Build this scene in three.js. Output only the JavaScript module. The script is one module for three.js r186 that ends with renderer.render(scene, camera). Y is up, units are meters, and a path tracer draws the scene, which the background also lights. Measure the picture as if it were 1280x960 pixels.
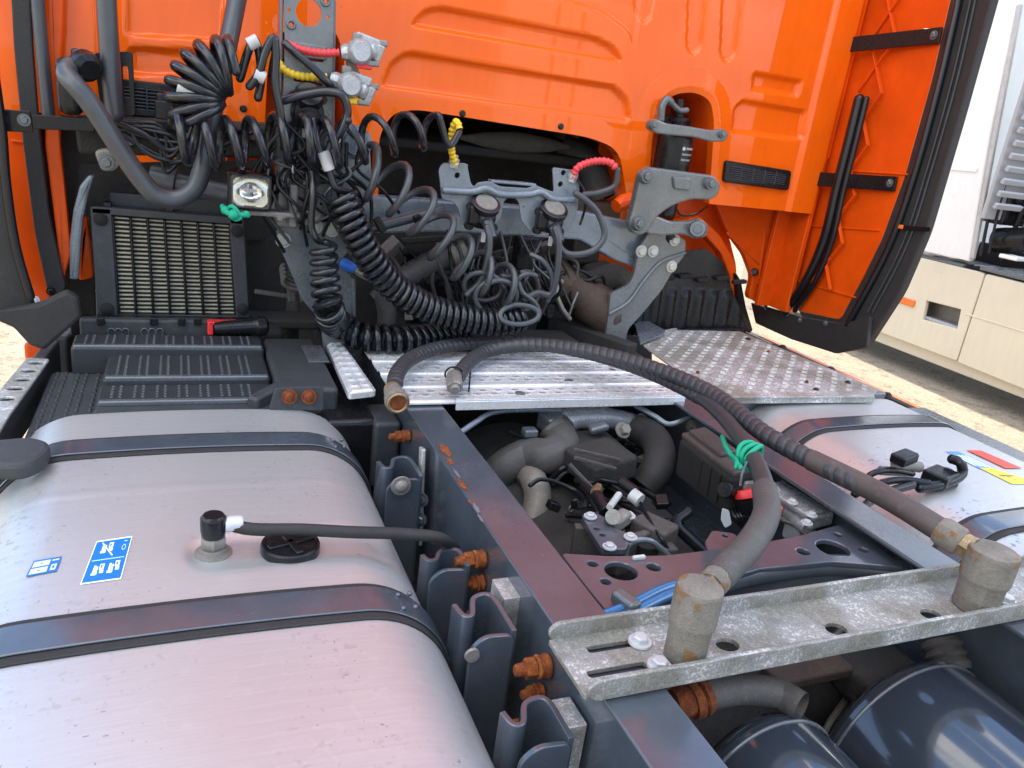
import * as THREE from 'three';
import { RoundedBoxGeometry } from 'three/addons/geometries/RoundedBoxGeometry.js';
import { mergeGeometries } from 'three/addons/utils/BufferGeometryUtils.js';

// ---------- camera, sky, sun, exposure ----------
const scene = new THREE.Scene();
const camera = new THREE.PerspectiveCamera(52.2, 4 / 3, 0.03, 900);
camera.position.set(-.845, 1.582, 0);
camera.rotation.set(-.3288, -.4233, .1315, 'YXZ');
const renderer = new THREE.WebGLRenderer({ antialias: true });
renderer.toneMapping = THREE.LinearToneMapping;
renderer.toneMappingExposure = 2.6;
renderer.shadowMap.enabled = true;
const SUN = new THREE.Vector3(.04, .766, -.643).normalize();

let seed = 7;
const rnd = () => { seed = (seed * 1664525 + 1013904223) >>> 0; return seed / 4294967296; };
const rr = (a, b) => a + (b - a) * rnd();
// tileable value noise on a 2-D lattice
function lattice(n, s) { const o = seed; seed = s; const a = new Float32Array(n * n); for (let i = 0; i < n * n; i++) a[i] = rnd(); seed = o; return a; }
const LAT = {};
function vnoise(u, v, n, s) {
  const L = LAT[n + '_' + s] || (LAT[n + '_' + s] = lattice(n, s * 977 + n));
  const x = u * n, y = v * n, i = Math.floor(x), j = Math.floor(y), f = x - i, g = y - j;
  const a = f * f * (3 - 2 * f), b = g * g * (3 - 2 * g), I = ((i % n) + n) % n, J = ((j % n) + n) % n, I1 = (I + 1) % n, J1 = (J + 1) % n;
  return (L[J * n + I] * (1 - a) + L[J * n + I1] * a) * (1 - b) + (L[J1 * n + I] * (1 - a) + L[J1 * n + I1] * a) * b;
}
const fbm = (u, v, n, s, o = 4) => { let t = 0, w = .5, k = 0; for (let i = 0; i < o; i++) { t += w * vnoise(u, v, n, s + i); k += w; w *= .55; n *= 2; } return t / k; };
const sm = (a, b, x) => { const t = Math.min(1, Math.max(0, (x - a) / (b - a))); return t * t * (3 - 2 * t); };

{ // the sky: pale blue air with thin white cloud
  const W = 1024, H = 512, d = new Float32Array(W * H * 4);
  for (let j = 0; j < H; j++) for (let i = 0; i < W; i++) {
    const el = (j + .5) / H * Math.PI - Math.PI / 2, u = (i + .5) / W, e = Math.max(0, Math.sin(el));
    const k = Math.pow(1 - e, 3);
    let c = [.22 + .40 * k, .37 + .36 * k, .70 + .06 * k];
    const q = fbm(u, (j + .5) / H * .5, 12, 31, 5), cl = sm(.50, .62, q) * sm(.02, .2, e) * .9;
    c = c.map((x, m) => x * (1 - cl) + cl * [1.75, 1.72, 1.68][m]);
    if (el < 0) c = [.42, .37, .30];
    const o = (j * W + i) * 4; d[o] = c[0]; d[o + 1] = c[1]; d[o + 2] = c[2]; d[o + 3] = 1;
  }
  const t = new THREE.DataTexture(d, W, H, THREE.RGBAFormat, THREE.FloatType);
  t.mapping = THREE.EquirectangularReflectionMapping; t.magFilter = THREE.LinearFilter; t.minFilter = THREE.LinearFilter; t.needsUpdate = true;
  scene.background = t; scene.environment = t;
}
const sun = new THREE.DirectionalLight(new THREE.Color(1, .92, .80), 3.8);
sun.position.copy(SUN).multiplyScalar(20); sun.castShadow = true;
Object.assign(sun.shadow.camera, { left: -9, right: 9, top: 9, bottom: -9, near: .5, far: 50 }); sun.shadow.mapSize.set(2048, 2048);
scene.add(sun); scene.add(sun.target);

// ---------- textures ----------
function tex(n, f, srgb) {           // f(u, v) -> [r, g, b] 0..1
  const d = new Uint8Array(n * n * 4);
  for (let j = 0; j < n; j++) for (let i = 0; i < n; i++) { const c = f((i + .5) / n, (j + .5) / n), o = (j * n + i) * 4; for (let k = 0; k < 3; k++) d[o + k] = Math.max(0, Math.min(255, c[k] * 255)); d[o + 3] = 255; }
  const t = new THREE.DataTexture(d, n, n, THREE.RGBAFormat);
  t.wrapS = t.wrapT = THREE.RepeatWrapping; t.magFilter = THREE.LinearFilter; t.minFilter = THREE.LinearMipmapLinearFilter; t.generateMipmaps = true;
  if (srgb) t.colorSpace = THREE.SRGBColorSpace; t.needsUpdate = true; return t;
}
const rep = (t, s) => { const c = t.clone(); c.repeat.set(s, s); c.needsUpdate = true; return c; };
const g3 = v => [v, v, v];
const T = {
  grime: tex(512, (u, v) => { const a = fbm(u, v, 8, 3, 5), b = fbm(u, v, 40, 9, 3); return g3(.62 + .30 * a + .16 * b); }),
  rough: tex(512, (u, v) => g3(.55 + .6 * (fbm(u, v, 6, 12, 5) - .5) + .35 * (fbm(u, v, 64, 15, 2) - .5))),
  fine: tex(512, (u, v) => g3(.5 * vnoise(u, v, 256, 4) + .5 * fbm(u, v, 64, 5, 2))),
  galv: tex(512, (u, v) => { const a = fbm(u, v, 5, 21, 5), b = vnoise(u, v, 220, 22), c = sm(.50, .78, vnoise(u, v, 128, 25) * .5 + fbm(u, v, 40, 26, 3) * .5), f = sm(.35, .65, a); const k = .40 + .14 * f + .20 * (b - .5) + (.12 + .34 * f) * c, w = sm(.60, .30, a); return [k * (1 - .06 * w), k * (1 - .10 * w), k * (1 - .20 * w)]; }),
  alum: tex(1024, (u, v) => {
    const st = fbm(u, v, 4, 41, 4), line = vnoise(u, v * 40, 12, 42) * .55 + .45 * vnoise(u * 2, v * 20, 20, 43), mark = fbm(u, v, 14, 44, 3);
    let k = .82 + .06 * (st - .5) + .09 * (line - .5);
    k *= 1 + .05 * (1 - Math.min(1, Math.abs(mark - .5) / .018)) * sm(.45, .6, st);                       // dried water marks
    const left = sm(.52, .66, u) * sm(.86, .76, u), sp = sm(.70, .80, fbm(u, v, 120, 45, 2)) * sm(.42, .62, fbm(u, v, 9, 46, 3)) * (.25 + .75 * left), dot = sm(.93, .97, vnoise(u, v, 200, 48)) * sm(.45, .6, fbm(u, v, 8, 49, 2));
    k *= 1 - .5 * sp - .45 * dot;                                                                       // dirt specks, most on the outer side
    return [k, k * .995, k * .99];
  }),
  rust: tex(256, (u, v) => { const a = fbm(u, v, 12, 61, 5), b = fbm(u, v, 60, 63, 3); return [.42 + .42 * a + .2 * (b - .5), .22 + .34 * a * a + .18 * (b - .5), .08 + .16 * a * b]; }, true),
  sand: tex(1024, (u, v) => { const a = fbm(u, v, 6, 71, 6), b = vnoise(u, v, 300, 72), c = fbm(u, v, 120, 74, 2); const k = .74 + .34 * (a - .5) + .40 * (b - .5) * c * 2 - .18 * sm(.60, .72, fbm(u, v, 40, 77, 3)); return [k, k * .88, k * .70]; }),
  dust: tex(512, (u, v) => { const a = fbm(u, v, 9, 81, 6), b = sm(.55, .8, fbm(u, v, 30, 85, 4)), c = vnoise(u, v, 256, 88); const k = .58 + .34 * a + .22 * b + .14 * (c - .5); return [k, k * .97, k * .92]; }),
  corr: tex(512, (u, v) => { const a = fbm(u, v, 7, 131, 5), b = fbm(u, v, 60, 135, 3), r = sm(.60, .72, fbm(u, v, 9, 137, 4)), k = .42 + .40 * a + .26 * (b - .5); return [k * (1 - .1 * r) + .10 * r, k * .95 * (1 - .35 * r) + .02 * r, k * .84 * (1 - .62 * r)]; }),
  even: tex(512, (u, v) => g3(.82 + .16 * (fbm(u, v, 5, 112, 4) - .5) + .10 * (vnoise(u, v * 30, 16, 115) - .5))),
  film: tex(512, (u, v) => { const s = fbm(u * 1, v, 10, 151, 4), t = vnoise(u * 6, v, 16, 155), d = sm(.90, .97, vnoise(u, v, 220, 158)) * sm(.5, .7, fbm(u, v, 7, 159, 3)); const k = .95 + .08 * (s - .5) + .05 * (t - .5) - .25 * d; return [k, k + .015 * (s - .5) + .04 * d, k + .06 * d]; }),
  wave: tex(512, (u, v) => g3(fbm(u, v, 5, 91, 2))),
};
function mat(rgb, rough, metal = 0, o = {}) {
  const { clear, ...rest } = o;
  const P = { color: new THREE.Color().setRGB(...rgb), roughness: rough, metalness: metal, ...rest };
  delete P.clear;
  if (clear !== undefined) { P.clearcoat = clear; P.clearcoatRoughness = o.clearcoatRoughness ?? .05; return new THREE.MeshPhysicalMaterial(P); }
  return new THREE.MeshStandardMaterial(P);
}
const M = {
  orange: mat([.84, .118, .003], .5, 0, { clear: .7, clearcoatRoughness: .03, specularIntensity: .1, bumpMap: rep(T.wave, 1.1), bumpScale: .014, map: rep(T.film, .9) }),
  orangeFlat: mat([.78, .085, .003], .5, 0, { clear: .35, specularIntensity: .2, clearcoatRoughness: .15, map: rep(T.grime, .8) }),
  frame: mat([.072, .088, .108], .38, .1, { clear: .8, clearcoatRoughness: .16, map: rep(T.grime, 2), roughnessMap: rep(T.rough, 2) }),
  crossm: mat([.085, .098, .12], .34, .2, { clear: .9, clearcoatRoughness: .1, map: rep(T.grime, 3) }),
  steelGrey: mat([.125, .14, .15], .5, .25, { map: rep(T.grime, 3), roughnessMap: rep(T.rough, 3), clear: .3, clearcoatRoughness: .35 }),
  steelBlue: mat([.20, .235, .265], .45, .3, { map: rep(T.grime, 3), roughnessMap: rep(T.rough, 2) }),
  armGrey: mat([.175, .185, .185], .48, .35, { map: rep(T.grime, 2.5), roughnessMap: rep(T.rough, 3) }),
  black: mat([.009, .009, .010], .5, 0, { clear: 0, specularIntensity: .6, roughnessMap: rep(T.rough, 4) }),
  blackGloss: mat([.007, .007, .009], .38, 0, { clear: .5, specularIntensity: .4, clearcoatRoughness: .2 }),
  blackMatt: mat([.013, .012, .012], .85, 0, { map: rep(T.dust, 3) }),
  coil: mat([.013, .014, .017], .36, 0, { clear: .5, specularIntensity: .5, clearcoatRoughness: .25, roughnessMap: rep(T.rough, 6) }),
  coilGrey: mat([.048, .052, .058], .40, 0, { clear: .25, clearcoatRoughness: .3, map: rep(T.grime, 5) }),
  plastic: mat([.045, .050, .058], .55, 0, { map: rep(T.dust, 3), bumpMap: rep(T.fine, 8), bumpScale: .0006 }),
  rubber: mat([.026, .025, .025], .7, 0, { map: rep(T.dust, 5), bumpMap: rep(T.fine, 6), bumpScale: .0008 }),
  rubberOld: mat([.088, .084, .081], .6, 0, { map: rep(T.dust, 4), bumpMap: rep(T.fine, 6), bumpScale: .001 }),
  hose: mat([.042, .042, .046], .45, 0, { map: rep(T.grime, 5) }),
  engineShadeDark: mat([.036, .0345, .0325], .8, .1, { map: rep(T.dust, 3), bumpMap: rep(T.fine, 4), bumpScale: .002 }),  // dusty dark parts, colour deepened to suggest the shade under the cab
  engineGrey: mat([.11, .105, .10], .7, .3, { map: rep(T.dust, 4), bumpMap: rep(T.fine, 5), bumpScale: .0015 }),
  cast: mat([.46, .47, .48], .46, .4, { map: rep(T.grime, 5), roughnessMap: rep(T.rough, 4), bumpMap: rep(T.fine, 6), bumpScale: .0008 }),
  castDull: mat([.30, .29, .27], .6, .5, { map: rep(T.dust, 5), bumpMap: rep(T.fine, 6), bumpScale: .001 }),
  pipeBeige: mat([.26, .24, .21], .6, .3, { map: rep(T.dust, 6) }),
  galv: mat([.62, .61, .58], .62, .45, { map: rep(T.galv, 3), bumpMap: rep(T.fine, 6), bumpScale: .0012 }),
  galvBright: mat([.80, .79, .77], .5, .45, { map: rep(T.galv, 2), bumpMap: rep(T.fine, 6), bumpScale: .0004 }),
  alum: mat([.64, .645, .64], .50, .62, { map: rep(T.alum, 1.1), roughnessMap: rep(T.even, 1.1), bumpMap: rep(T.fine, 3), bumpScale: .00008 }),
  airTank: mat([.030, .038, .050], .3, .1, { clear: 1, clearcoatRoughness: .07, roughnessMap: rep(T.rough, 3) }),
  deck: mat([.80, .80, .80], .5, .35, { map: rep(T.grime, 2), roughnessMap: rep(T.rough, 2) }),
  block: mat([.75, .74, .72], .55, .5, { map: rep(T.galv, 4) }),
  zinc: mat([.60, .61, .62], .5, .3, { map: rep(T.grime, 6) }),
  rust: mat([.46, .48, .5], .9, .05, { map: rep(T.rust, 9), bumpMap: rep(T.fine, 8), bumpScale: .002 }),
  rustBright: mat([.66, .74, .62], .88, .05, { map: rep(T.rust, 12), bumpMap: rep(T.fine, 10), bumpScale: .002 }),
  exhaust: mat([.11, .075, .058], .75, .3, { map: rep(T.dust, 4), bumpMap: rep(T.fine, 6), bumpScale: .001 }),
  corroded: mat([.31, .295, .275], .72, .25, { map: rep(T.corr, 6), bumpMap: rep(T.fine, 8), bumpScale: .0012 }),
  brass: mat([.52, .38, .22], .5, .7, { map: rep(T.galv, 6) }),
  brown: mat([.085, .066, .062], .6, 0, { map: rep(T.dust, 3) }),
  red: mat([.70, .03, .03], .45), redSheath: mat([.75, .05, .06], .5, 0, { map: rep(T.grime, 6) }), yellow: mat([.85, .55, .02], .45, 0, { map: rep(T.grime, 6) }),
  white: mat([.52, .52, .50], .5, 0, { map: rep(T.grime, 3) }), whitePaint: mat([.80, .80, .77], .4, 0, { clear: .7, clearcoatRoughness: .08, map: rep(T.film, .6) }),
  whiteWarmBounce: mat([.66, .60, .45], .42, 0, { clear: .6, clearcoatRoughness: .1, map: rep(T.film, .5) }),  // white paint tinted warm for light bounced off the sunny yard
  blue: mat([.02, .12, .5], .4), bluePipe: mat([.03, .13, .30], .3, 0, { clear: .5 }), green: mat([.0, .30, .17], .7), orangeBit: mat([.75, .16, .02], .4),
  fins: mat([.46, .43, .33], .55, .3, { map: rep(T.dust, 6) }),
  insul: mat([.14, .135, .12], .95, 0, { map: rep(T.dust, 9), bumpMap: rep(T.fine, 8), bumpScale: .004 }),
  lens: new THREE.MeshPhysicalMaterial({ color: 0xffffff, roughness: .08, transmission: 1, thickness: 0, ior: 1.45 }),
  mirror: mat([.74, .75, .70], .14, 1),
  boltPale: mat([.52, .51, .44], .5, .2, { map: rep(T.grime, 6) }),
  tread: mat([.030, .033, .039], .5, 0, { map: rep(T.dust, 3) }), louvre: mat([.34, .35, .36], .5, 0),
  ground: mat([.36, .34, .305], .95, 0, { map: rep(T.sand, .35), bumpMap: rep(T.fine, 1), bumpScale: .004 }),
};

// ---------- geometry helpers ----------
const V = a => a.isVector3 ? a : new THREE.Vector3(...a);
function boxUV(g) {
  g = g.index ? g.toNonIndexed() : g;
  const p = g.attributes.position, n = g.attributes.normal, uv = new Float32Array(p.count * 2);
  for (let i = 0; i < p.count; i++) {
    const t = i - i % 3, nx = Math.abs(n.getX(t) + n.getX(t + 1) + n.getX(t + 2)), ny = Math.abs(n.getY(t) + n.getY(t + 1) + n.getY(t + 2)), nz = Math.abs(n.getZ(t) + n.getZ(t + 1) + n.getZ(t + 2));
    const x = p.getX(i), y = p.getY(i), z = p.getZ(i);
    if (ny >= nx && ny >= nz) { uv[2 * i] = x; uv[2 * i + 1] = z; } else if (nx >= nz) { uv[2 * i] = z; uv[2 * i + 1] = y; } else { uv[2 * i] = x; uv[2 * i + 1] = y; }
  }
  g.setAttribute('uv', new THREE.BufferAttribute(uv, 2)); return g;
}
const clean = g => { for (const k of Object.keys(g.attributes)) if (!['position', 'normal'].includes(k)) g.deleteAttribute(k); return g; };
const merge = a => mergeGeometries(a.map(g => clean(g.index ? g.toNonIndexed() : g)));
const used = new Map();
function uniq(name) { const n = used.get(name) || 0; used.set(name, n + 1); return n ? `${name}_${String(n).padStart(3, '0')}` : name; }
const THINGS = [];
function thing(name, label, category, group) {
  const o = new THREE.Group(); o.name = uniq(name); o.userData = { label, category }; if (group) o.userData.group = group; scene.add(o); THINGS.push(o); return o;
}
function put(parent, name, g, m, extra) {
  if (Array.isArray(g) && g.length > 1 && !(extra && extra.kind)) {       // pieces that do not touch become parts of their own
    const bb = g.map(k => { k.computeBoundingBox(); return k.boundingBox.clone().expandByScalar(.001); }), id = g.map((_, i) => i);
    for (let n = 0; n < g.length; n++) for (let i = 0; i < g.length; i++) for (let j = 0; j < i; j++) if (bb[i].intersectsBox(bb[j])) id[i] = id[j] = Math.min(id[i], id[j]);
    const set = [...new Set(id)]; if (set.length > 1) { const ms = set.map(s => put(parent, name, merge(g.filter((_, i) => id[i] === s)), m, extra)); return ms[0]; }
  }
  if (Array.isArray(g)) g = merge(g);
  if (!g.userData.ownUV) g = boxUV(g);
  const o = new THREE.Mesh(g, m); o.name = name; o.castShadow = o.receiveShadow = true; if (extra) Object.assign(o.userData, extra); parent.add(o); return o;
}
function single(name, g, m, label, category, group) {
  if (Array.isArray(g)) g = merge(g);
  g = g.userData.ownUV ? g : boxUV(g); g.computeBoundingBox(); const b = g.boundingBox, c = b.getCenter(new THREE.Vector3()); c.y = b.min.y; g.translate(-c.x, -c.y, -c.z);
  const o = new THREE.Mesh(g, m); o.name = uniq(name); o.position.copy(c); o.castShadow = o.receiveShadow = true; o.userData = { label, category }; if (group) o.userData.group = group; scene.add(o); return o;
}
function settle() {           // every group's origin goes to the base of its thing
  for (const o of THINGS) {
    const b = new THREE.Box3().setFromObject(o), c = b.getCenter(new THREE.Vector3()); c.y = b.min.y;
    if (o.position.lengthSq() === 0 && o.quaternion.w === 1) { o.position.copy(c); for (const k of o.children) k.position.sub(c); }
  }
}
function basis(p, x, y, z) { const m = new THREE.Matrix4().makeBasis(x, y, z); m.setPosition(p); return m; }
function alignY(p, dir) { const q = new THREE.Quaternion().setFromUnitVectors(new THREE.Vector3(0, 1, 0), V(dir).clone().normalize()); return new THREE.Matrix4().compose(V(p).clone(), q, new THREE.Vector3(1, 1, 1)); }
function box(c, s, r = .003, rot) { const g = r ? new RoundedBoxGeometry(s[0], s[1], s[2], 2, Math.min(r, ...s.map(k => k * .49))) : new THREE.BoxGeometry(...s); if (rot) g.applyMatrix4(new THREE.Matrix4().makeRotationFromEuler(new THREE.Euler(...rot))); return g.translate(...c); }
function bar(p, q, w, h, r = .002, up = [0, 1, 0]) {            // a box from p to q, h along up, w across
  p = V(p); q = V(q); const d = q.clone().sub(p), L = d.length(); d.normalize(); const u = V(up).clone().addScaledVector(d, -V(up).dot(d)).normalize(), s = d.clone().cross(u);
  const g = new RoundedBoxGeometry(w, h, L, 2, Math.min(r, w * .49, h * .49)); return g.applyMatrix4(basis(p.clone().add(q).multiplyScalar(.5), s, u, d.clone().negate()));
}
function lathe(p, q, prof, n = 24) {              // prof: [[t 0..1 along p-q, radius], ...]
  p = V(p); q = V(q); const L = p.distanceTo(q), pts = []; pts.push(new THREE.Vector2(1e-5, prof[0][0] * L)); prof.forEach(([t, r]) => pts.push(new THREE.Vector2(r, t * L))); pts.push(new THREE.Vector2(1e-5, prof[prof.length - 1][0] * L));
  let g = new THREE.LatheGeometry(pts, n).toNonIndexed(); g.computeVertexNormals(); g = crease(g);
  return g.applyMatrix4(alignY(p, q.clone().sub(p)));
}
function crease(g, ang = .7) {                   // smooth normals across gentle edges
  const p = g.attributes.position, n = new Float32Array(p.count * 3), map = new Map(), fn = [], c = Math.cos(ang), a = new THREE.Vector3(), b = new THREE.Vector3(), d = new THREE.Vector3();
  for (let i = 0; i < p.count; i += 3) { a.fromBufferAttribute(p, i); b.fromBufferAttribute(p, i + 1).sub(a); d.fromBufferAttribute(p, i + 2).sub(a); const f = b.clone().cross(d); fn.push(f);
    for (let k = 0; k < 3; k++) { const h = `${Math.round(p.getX(i + k) * 2e4)},${Math.round(p.getY(i + k) * 2e4)},${Math.round(p.getZ(i + k) * 2e4)}`; (map.get(h) || map.set(h, []).get(h)).push(i + k); } }
  const un = fn.map(f => f.clone().normalize());
  for (const l of map.values()) for (const i of l) { const me = un[i / 3 | 0], s = new THREE.Vector3(); for (const j of l) if (un[j / 3 | 0].dot(me) > c) s.add(fn[j / 3 | 0]); s.normalize(); n[i * 3] = s.x; n[i * 3 + 1] = s.y; n[i * 3 + 2] = s.z; }
  g.setAttribute('normal', new THREE.BufferAttribute(n, 3)); return g;
}
const cyl = (p, q, r, r2 = r, n = 20) => { const L = V(p).distanceTo(V(q)), e = Math.min(.12 * Math.min(r, r2), .003) / L; return lathe(p, q, [[0, r * .9], [e * 1.2, r], [1 - e * 1.2, r2], [1, r2 * .9]], n); };
const curve = (pts, closed) => new THREE.CatmullRomCurve3(pts.map(V), !!closed, 'centripetal');
function tube(pts, r, n, k = 10, closed) { const c = curve(pts, closed); const g = new THREE.TubeGeometry(c, n || Math.min(160, Math.max(10, Math.round(c.getLength() / .012))), r, k, !!closed); if (closed) return g; return merge([g, ball(c.getPoint(0), r, k), ball(c.getPoint(1), r, k)]); }
const ball = (p, r, k = 10) => new THREE.SphereGeometry(r, k, Math.max(6, k >> 1)).translate(...V(p).toArray());
function hoseGeo(pts, R, k = 18, step = .0025) {               // R(s metres, angle) -> radius
  const c = curve(pts), L = c.getLength(), n = Math.round(L / step), f = c.computeFrenetFrames(n), pos = [], idx = [];
  for (let i = 0; i <= n; i++) { const p = c.getPointAt(i / n); for (let j = 0; j <= k; j++) { const a = j / k * 2 * Math.PI, r = R(i / n * L, a, L), q = p.clone().addScaledVector(f.normals[i], Math.cos(a) * r).addScaledVector(f.binormals[i], Math.sin(a) * r); pos.push(q.x, q.y, q.z); } }
  for (let i = 0; i < n; i++) for (let j = 0; j < k; j++) { const a = i * (k + 1) + j, b = a + k + 1; idx.push(a, b, a + 1, b, b + 1, a + 1); }
  const g = new THREE.BufferGeometry(); g.setAttribute('position', new THREE.Float32BufferAttribute(pos, 3)); g.setIndex(idx); g.computeVertexNormals(); return g;
}
function coilPts(pts, R, turns, per = 14, a0 = 0, wob = 0) {
  const c = curve(pts), n = Math.round(turns * per), f = c.computeFrenetFrames(n), out = [];
  for (let i = 0; i <= n; i++) { const t = i / n, a = a0 + t * turns * 2 * Math.PI, r = (typeof R === 'function' ? R(t) : R) * (1 + wob * Math.sin(t * 37 + a0)); out.push(c.getPointAt(t).addScaledVector(f.normals[i], Math.cos(a) * r).addScaledVector(f.binormals[i], Math.sin(a) * r)); }
  return out;
}
function poly(c, r, k = 8) { return tubePts(c, r, k); }
function tubePts(P, r, k = 8) {                                // a swept wire through many close points, parallel transported
  const pos = [], idx = []; let N = null; const t = new THREE.Vector3();
  for (let i = 0; i < P.length; i++) {
    t.copy(P[Math.min(i + 1, P.length - 1)]).sub(P[Math.max(i - 1, 0)]).normalize();
    if (!N) { N = new THREE.Vector3(Math.abs(t.y) < .9 ? 0 : 1, Math.abs(t.y) < .9 ? 1 : 0, 0); } N.addScaledVector(t, -N.dot(t)).normalize(); const B = t.clone().cross(N);
    for (let j = 0; j <= k; j++) { const a = j / k * 2 * Math.PI; pos.push(P[i].x + r * (Math.cos(a) * N.x + Math.sin(a) * B.x), P[i].y + r * (Math.cos(a) * N.y + Math.sin(a) * B.y), P[i].z + r * (Math.cos(a) * N.z + Math.sin(a) * B.z)); }
  }
  for (let i = 0; i < P.length - 1; i++) for (let j = 0; j < k; j++) { const a = i * (k + 1) + j, b = a + k + 1; idx.push(a, a + 1, b, b, a + 1, b + 1); }
  const g = new THREE.BufferGeometry(); g.setAttribute('position', new THREE.Float32BufferAttribute(pos, 3)); g.setIndex(idx); g.computeVertexNormals();
  return merge([g, ball(P[0], r, 8), ball(P[P.length - 1], r, 8)]);
}
function smoothPts(pts, per = 12) { const c = curve(pts); return c.getSpacedPoints(pts.length * per); }
const cable = (pts, r, k = 8) => tubePts(smoothPts(pts), r, k);
// a plate: outline in a plane square to axis ax, thickness th centred on the plane, rounded corners, holes [[a, b, r] | [[a, b], ...]]
const AX = { x: p => [p[2], p[1]], y: p => [p[0], p[2]], z: p => [p[0], p[1]] };
function outline(S, P, r) {
  const n = P.length;
  for (let i = 0; i < n; i++) {
    const a = new THREE.Vector2(...P[(i + n - 1) % n]), b = new THREE.Vector2(...P[i]), c = new THREE.Vector2(...P[(i + 1) % n]);
    const ab = a.clone().sub(b), cb = c.clone().sub(b), k = Math.min(r, ab.length() * .45, cb.length() * .45), s = b.clone().addScaledVector(ab.normalize(), k), e = b.clone().addScaledVector(cb.normalize(), k);
    if (i) S.lineTo(s.x, s.y); else S.moveTo(s.x, s.y); if (r) S.quadraticCurveTo(b.x, b.y, e.x, e.y);
  }
  S.closePath(); return S;
}
function plate(P, th, { ax = 'z', r = .006, holes = [], bevel = .0015 } = {}) {
  const Q = P.map(AX[ax]), lvl = P[0][{ x: 0, y: 1, z: 2 }[ax]], S = outline(new THREE.Shape(), Q, r);
  for (const h of holes) { const H = new THREE.Path(); if (typeof h[0] === 'number') H.absellipse(h[0], h[1], h[2], h[3] || h[2], 0, Math.PI * 2, true, h[4] || 0); else outline(H, h, h.r ?? .004); S.holes.push(H); }
  const g = new THREE.ExtrudeGeometry(S, { depth: th - 2 * bevel, bevelEnabled: bevel > 0, bevelSize: bevel, bevelThickness: bevel, bevelOffset: -bevel, bevelSegments: 2, curveSegments: 10 });
  g.translate(0, 0, -(th - 2 * bevel) / 2);
  const m = new THREE.Matrix4(); if (ax === 'x') m.makeBasis(new THREE.Vector3(0, 0, 1), new THREE.Vector3(0, 1, 0), new THREE.Vector3(-1, 0, 0)); if (ax === 'y') m.makeBasis(new THREE.Vector3(1, 0, 0), new THREE.Vector3(0, 0, 1), new THREE.Vector3(0, -1, 0));
  m.setPosition(ax === 'x' ? lvl : 0, ax === 'y' ? lvl : 0, ax === 'z' ? lvl : 0);
  return g.applyMatrix4(m);
}
const at2 = (p, ax = 'z') => AX[ax](p);
const hole = (p, r, ax = 'z', r2) => [...at2(p, ax), r, r2 || r];
// a pressed sheet: height field h(u, v) over a grid, cut away where cut(u, v) < 0, with thickness th
function sheet({ u0, u1, v0, v1, step, h = () => 0, cut, th = .002, place }) {
  const nu = Math.ceil((u1 - u0) / step), nv = Math.ceil((v1 - v0) / step), du = (u1 - u0) / nu, dv = (v1 - v0) / nv, pos = [], nor = [], e = step * .35;
  const D = cut && new Float32Array((nu + 1) * (nv + 1)); if (cut) for (let j = 0; j <= nv; j++) for (let i = 0; i <= nu; i++) D[j * (nu + 1) + i] = cut(u0 + i * du, v0 + j * dv);
  const N = (u, v) => { const a = (h(u + e, v) - h(u - e, v)) / (2 * e), b = (h(u, v + e) - h(u, v - e)) / (2 * e), l = Math.hypot(a, b, 1); return [-a / l, -b / l, 1 / l]; };
  const quad = (A, B) => { const a = h(A[0], A[1]), b = h(B[0], B[1]), n = [B[1] - A[1], A[0] - B[0], 0], l = Math.hypot(n[0], n[1]) || 1; n[0] /= l; n[1] /= l; for (const [p, z] of [[A, a], [A, a - th], [B, b], [B, b], [A, a - th], [B, b - th]]) { pos.push(p[0], p[1], z); nor.push(...n); } };
  for (let j = 0; j < nv; j++) for (let i = 0; i < nu; i++) {
    const c = [[i, j], [i + 1, j], [i + 1, j + 1], [i, j + 1]], P = []; let cutA = null, cutB = null;
    for (let k = 0; k < 4; k++) {
      const [ia, ja] = c[k], [ib, jb] = c[(k + 1) % 4], A = [u0 + ia * du, v0 + ja * dv], B = [u0 + ib * du, v0 + jb * dv];
      if (!D) { P.push(A); continue; }
      const a = D[ja * (nu + 1) + ia], b = D[jb * (nu + 1) + ib]; if (a >= 0) P.push(A);
      if ((a >= 0) !== (b >= 0)) { const t = a / (a - b), X = [A[0] + (B[0] - A[0]) * t, A[1] + (B[1] - A[1]) * t]; P.push(X); if (a >= 0) cutA = X; else cutB = X; }
    }
    if (P.length < 3) continue;
    for (let k = 1; k < P.length - 1; k++) for (const p of [P[0], P[k], P[k + 1]]) { pos.push(p[0], p[1], h(p[0], p[1])); nor.push(...N(p[0], p[1])); }
    if (th > 0) { if (cutA && cutB) quad(cutA, cutB);
      const inn = (k) => !D || D[c[k][1] * (nu + 1) + c[k][0]] >= 0, pt = k => [u0 + c[k][0] * du, v0 + c[k][1] * dv];
      if (j === 0 && inn(0) && inn(1)) quad(pt(0), pt(1)); if (j === nv - 1 && inn(2) && inn(3)) quad(pt(2), pt(3)); if (i === 0 && inn(3) && inn(0)) quad(pt(3), pt(0)); if (i === nu - 1 && inn(1) && inn(2)) quad(pt(1), pt(2)); }
  }
  const g = new THREE.BufferGeometry(); g.setAttribute('position', new THREE.Float32BufferAttribute(pos, 3)); g.setAttribute('normal', new THREE.Float32BufferAttribute(nor, 3));
  return g.applyMatrix4(place);
}
const FACE = { z: z => { const m = new THREE.Matrix4(); m.setPosition(0, 0, z); return m; },                                         // u = x, v = y, height towards +z
  y: y => new THREE.Matrix4().makeBasis(new THREE.Vector3(1, 0, 0), new THREE.Vector3(0, 0, -1), new THREE.Vector3(0, 1, 0)).setPosition(0, y, 0) };  // u = x, v = -z, height up
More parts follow.
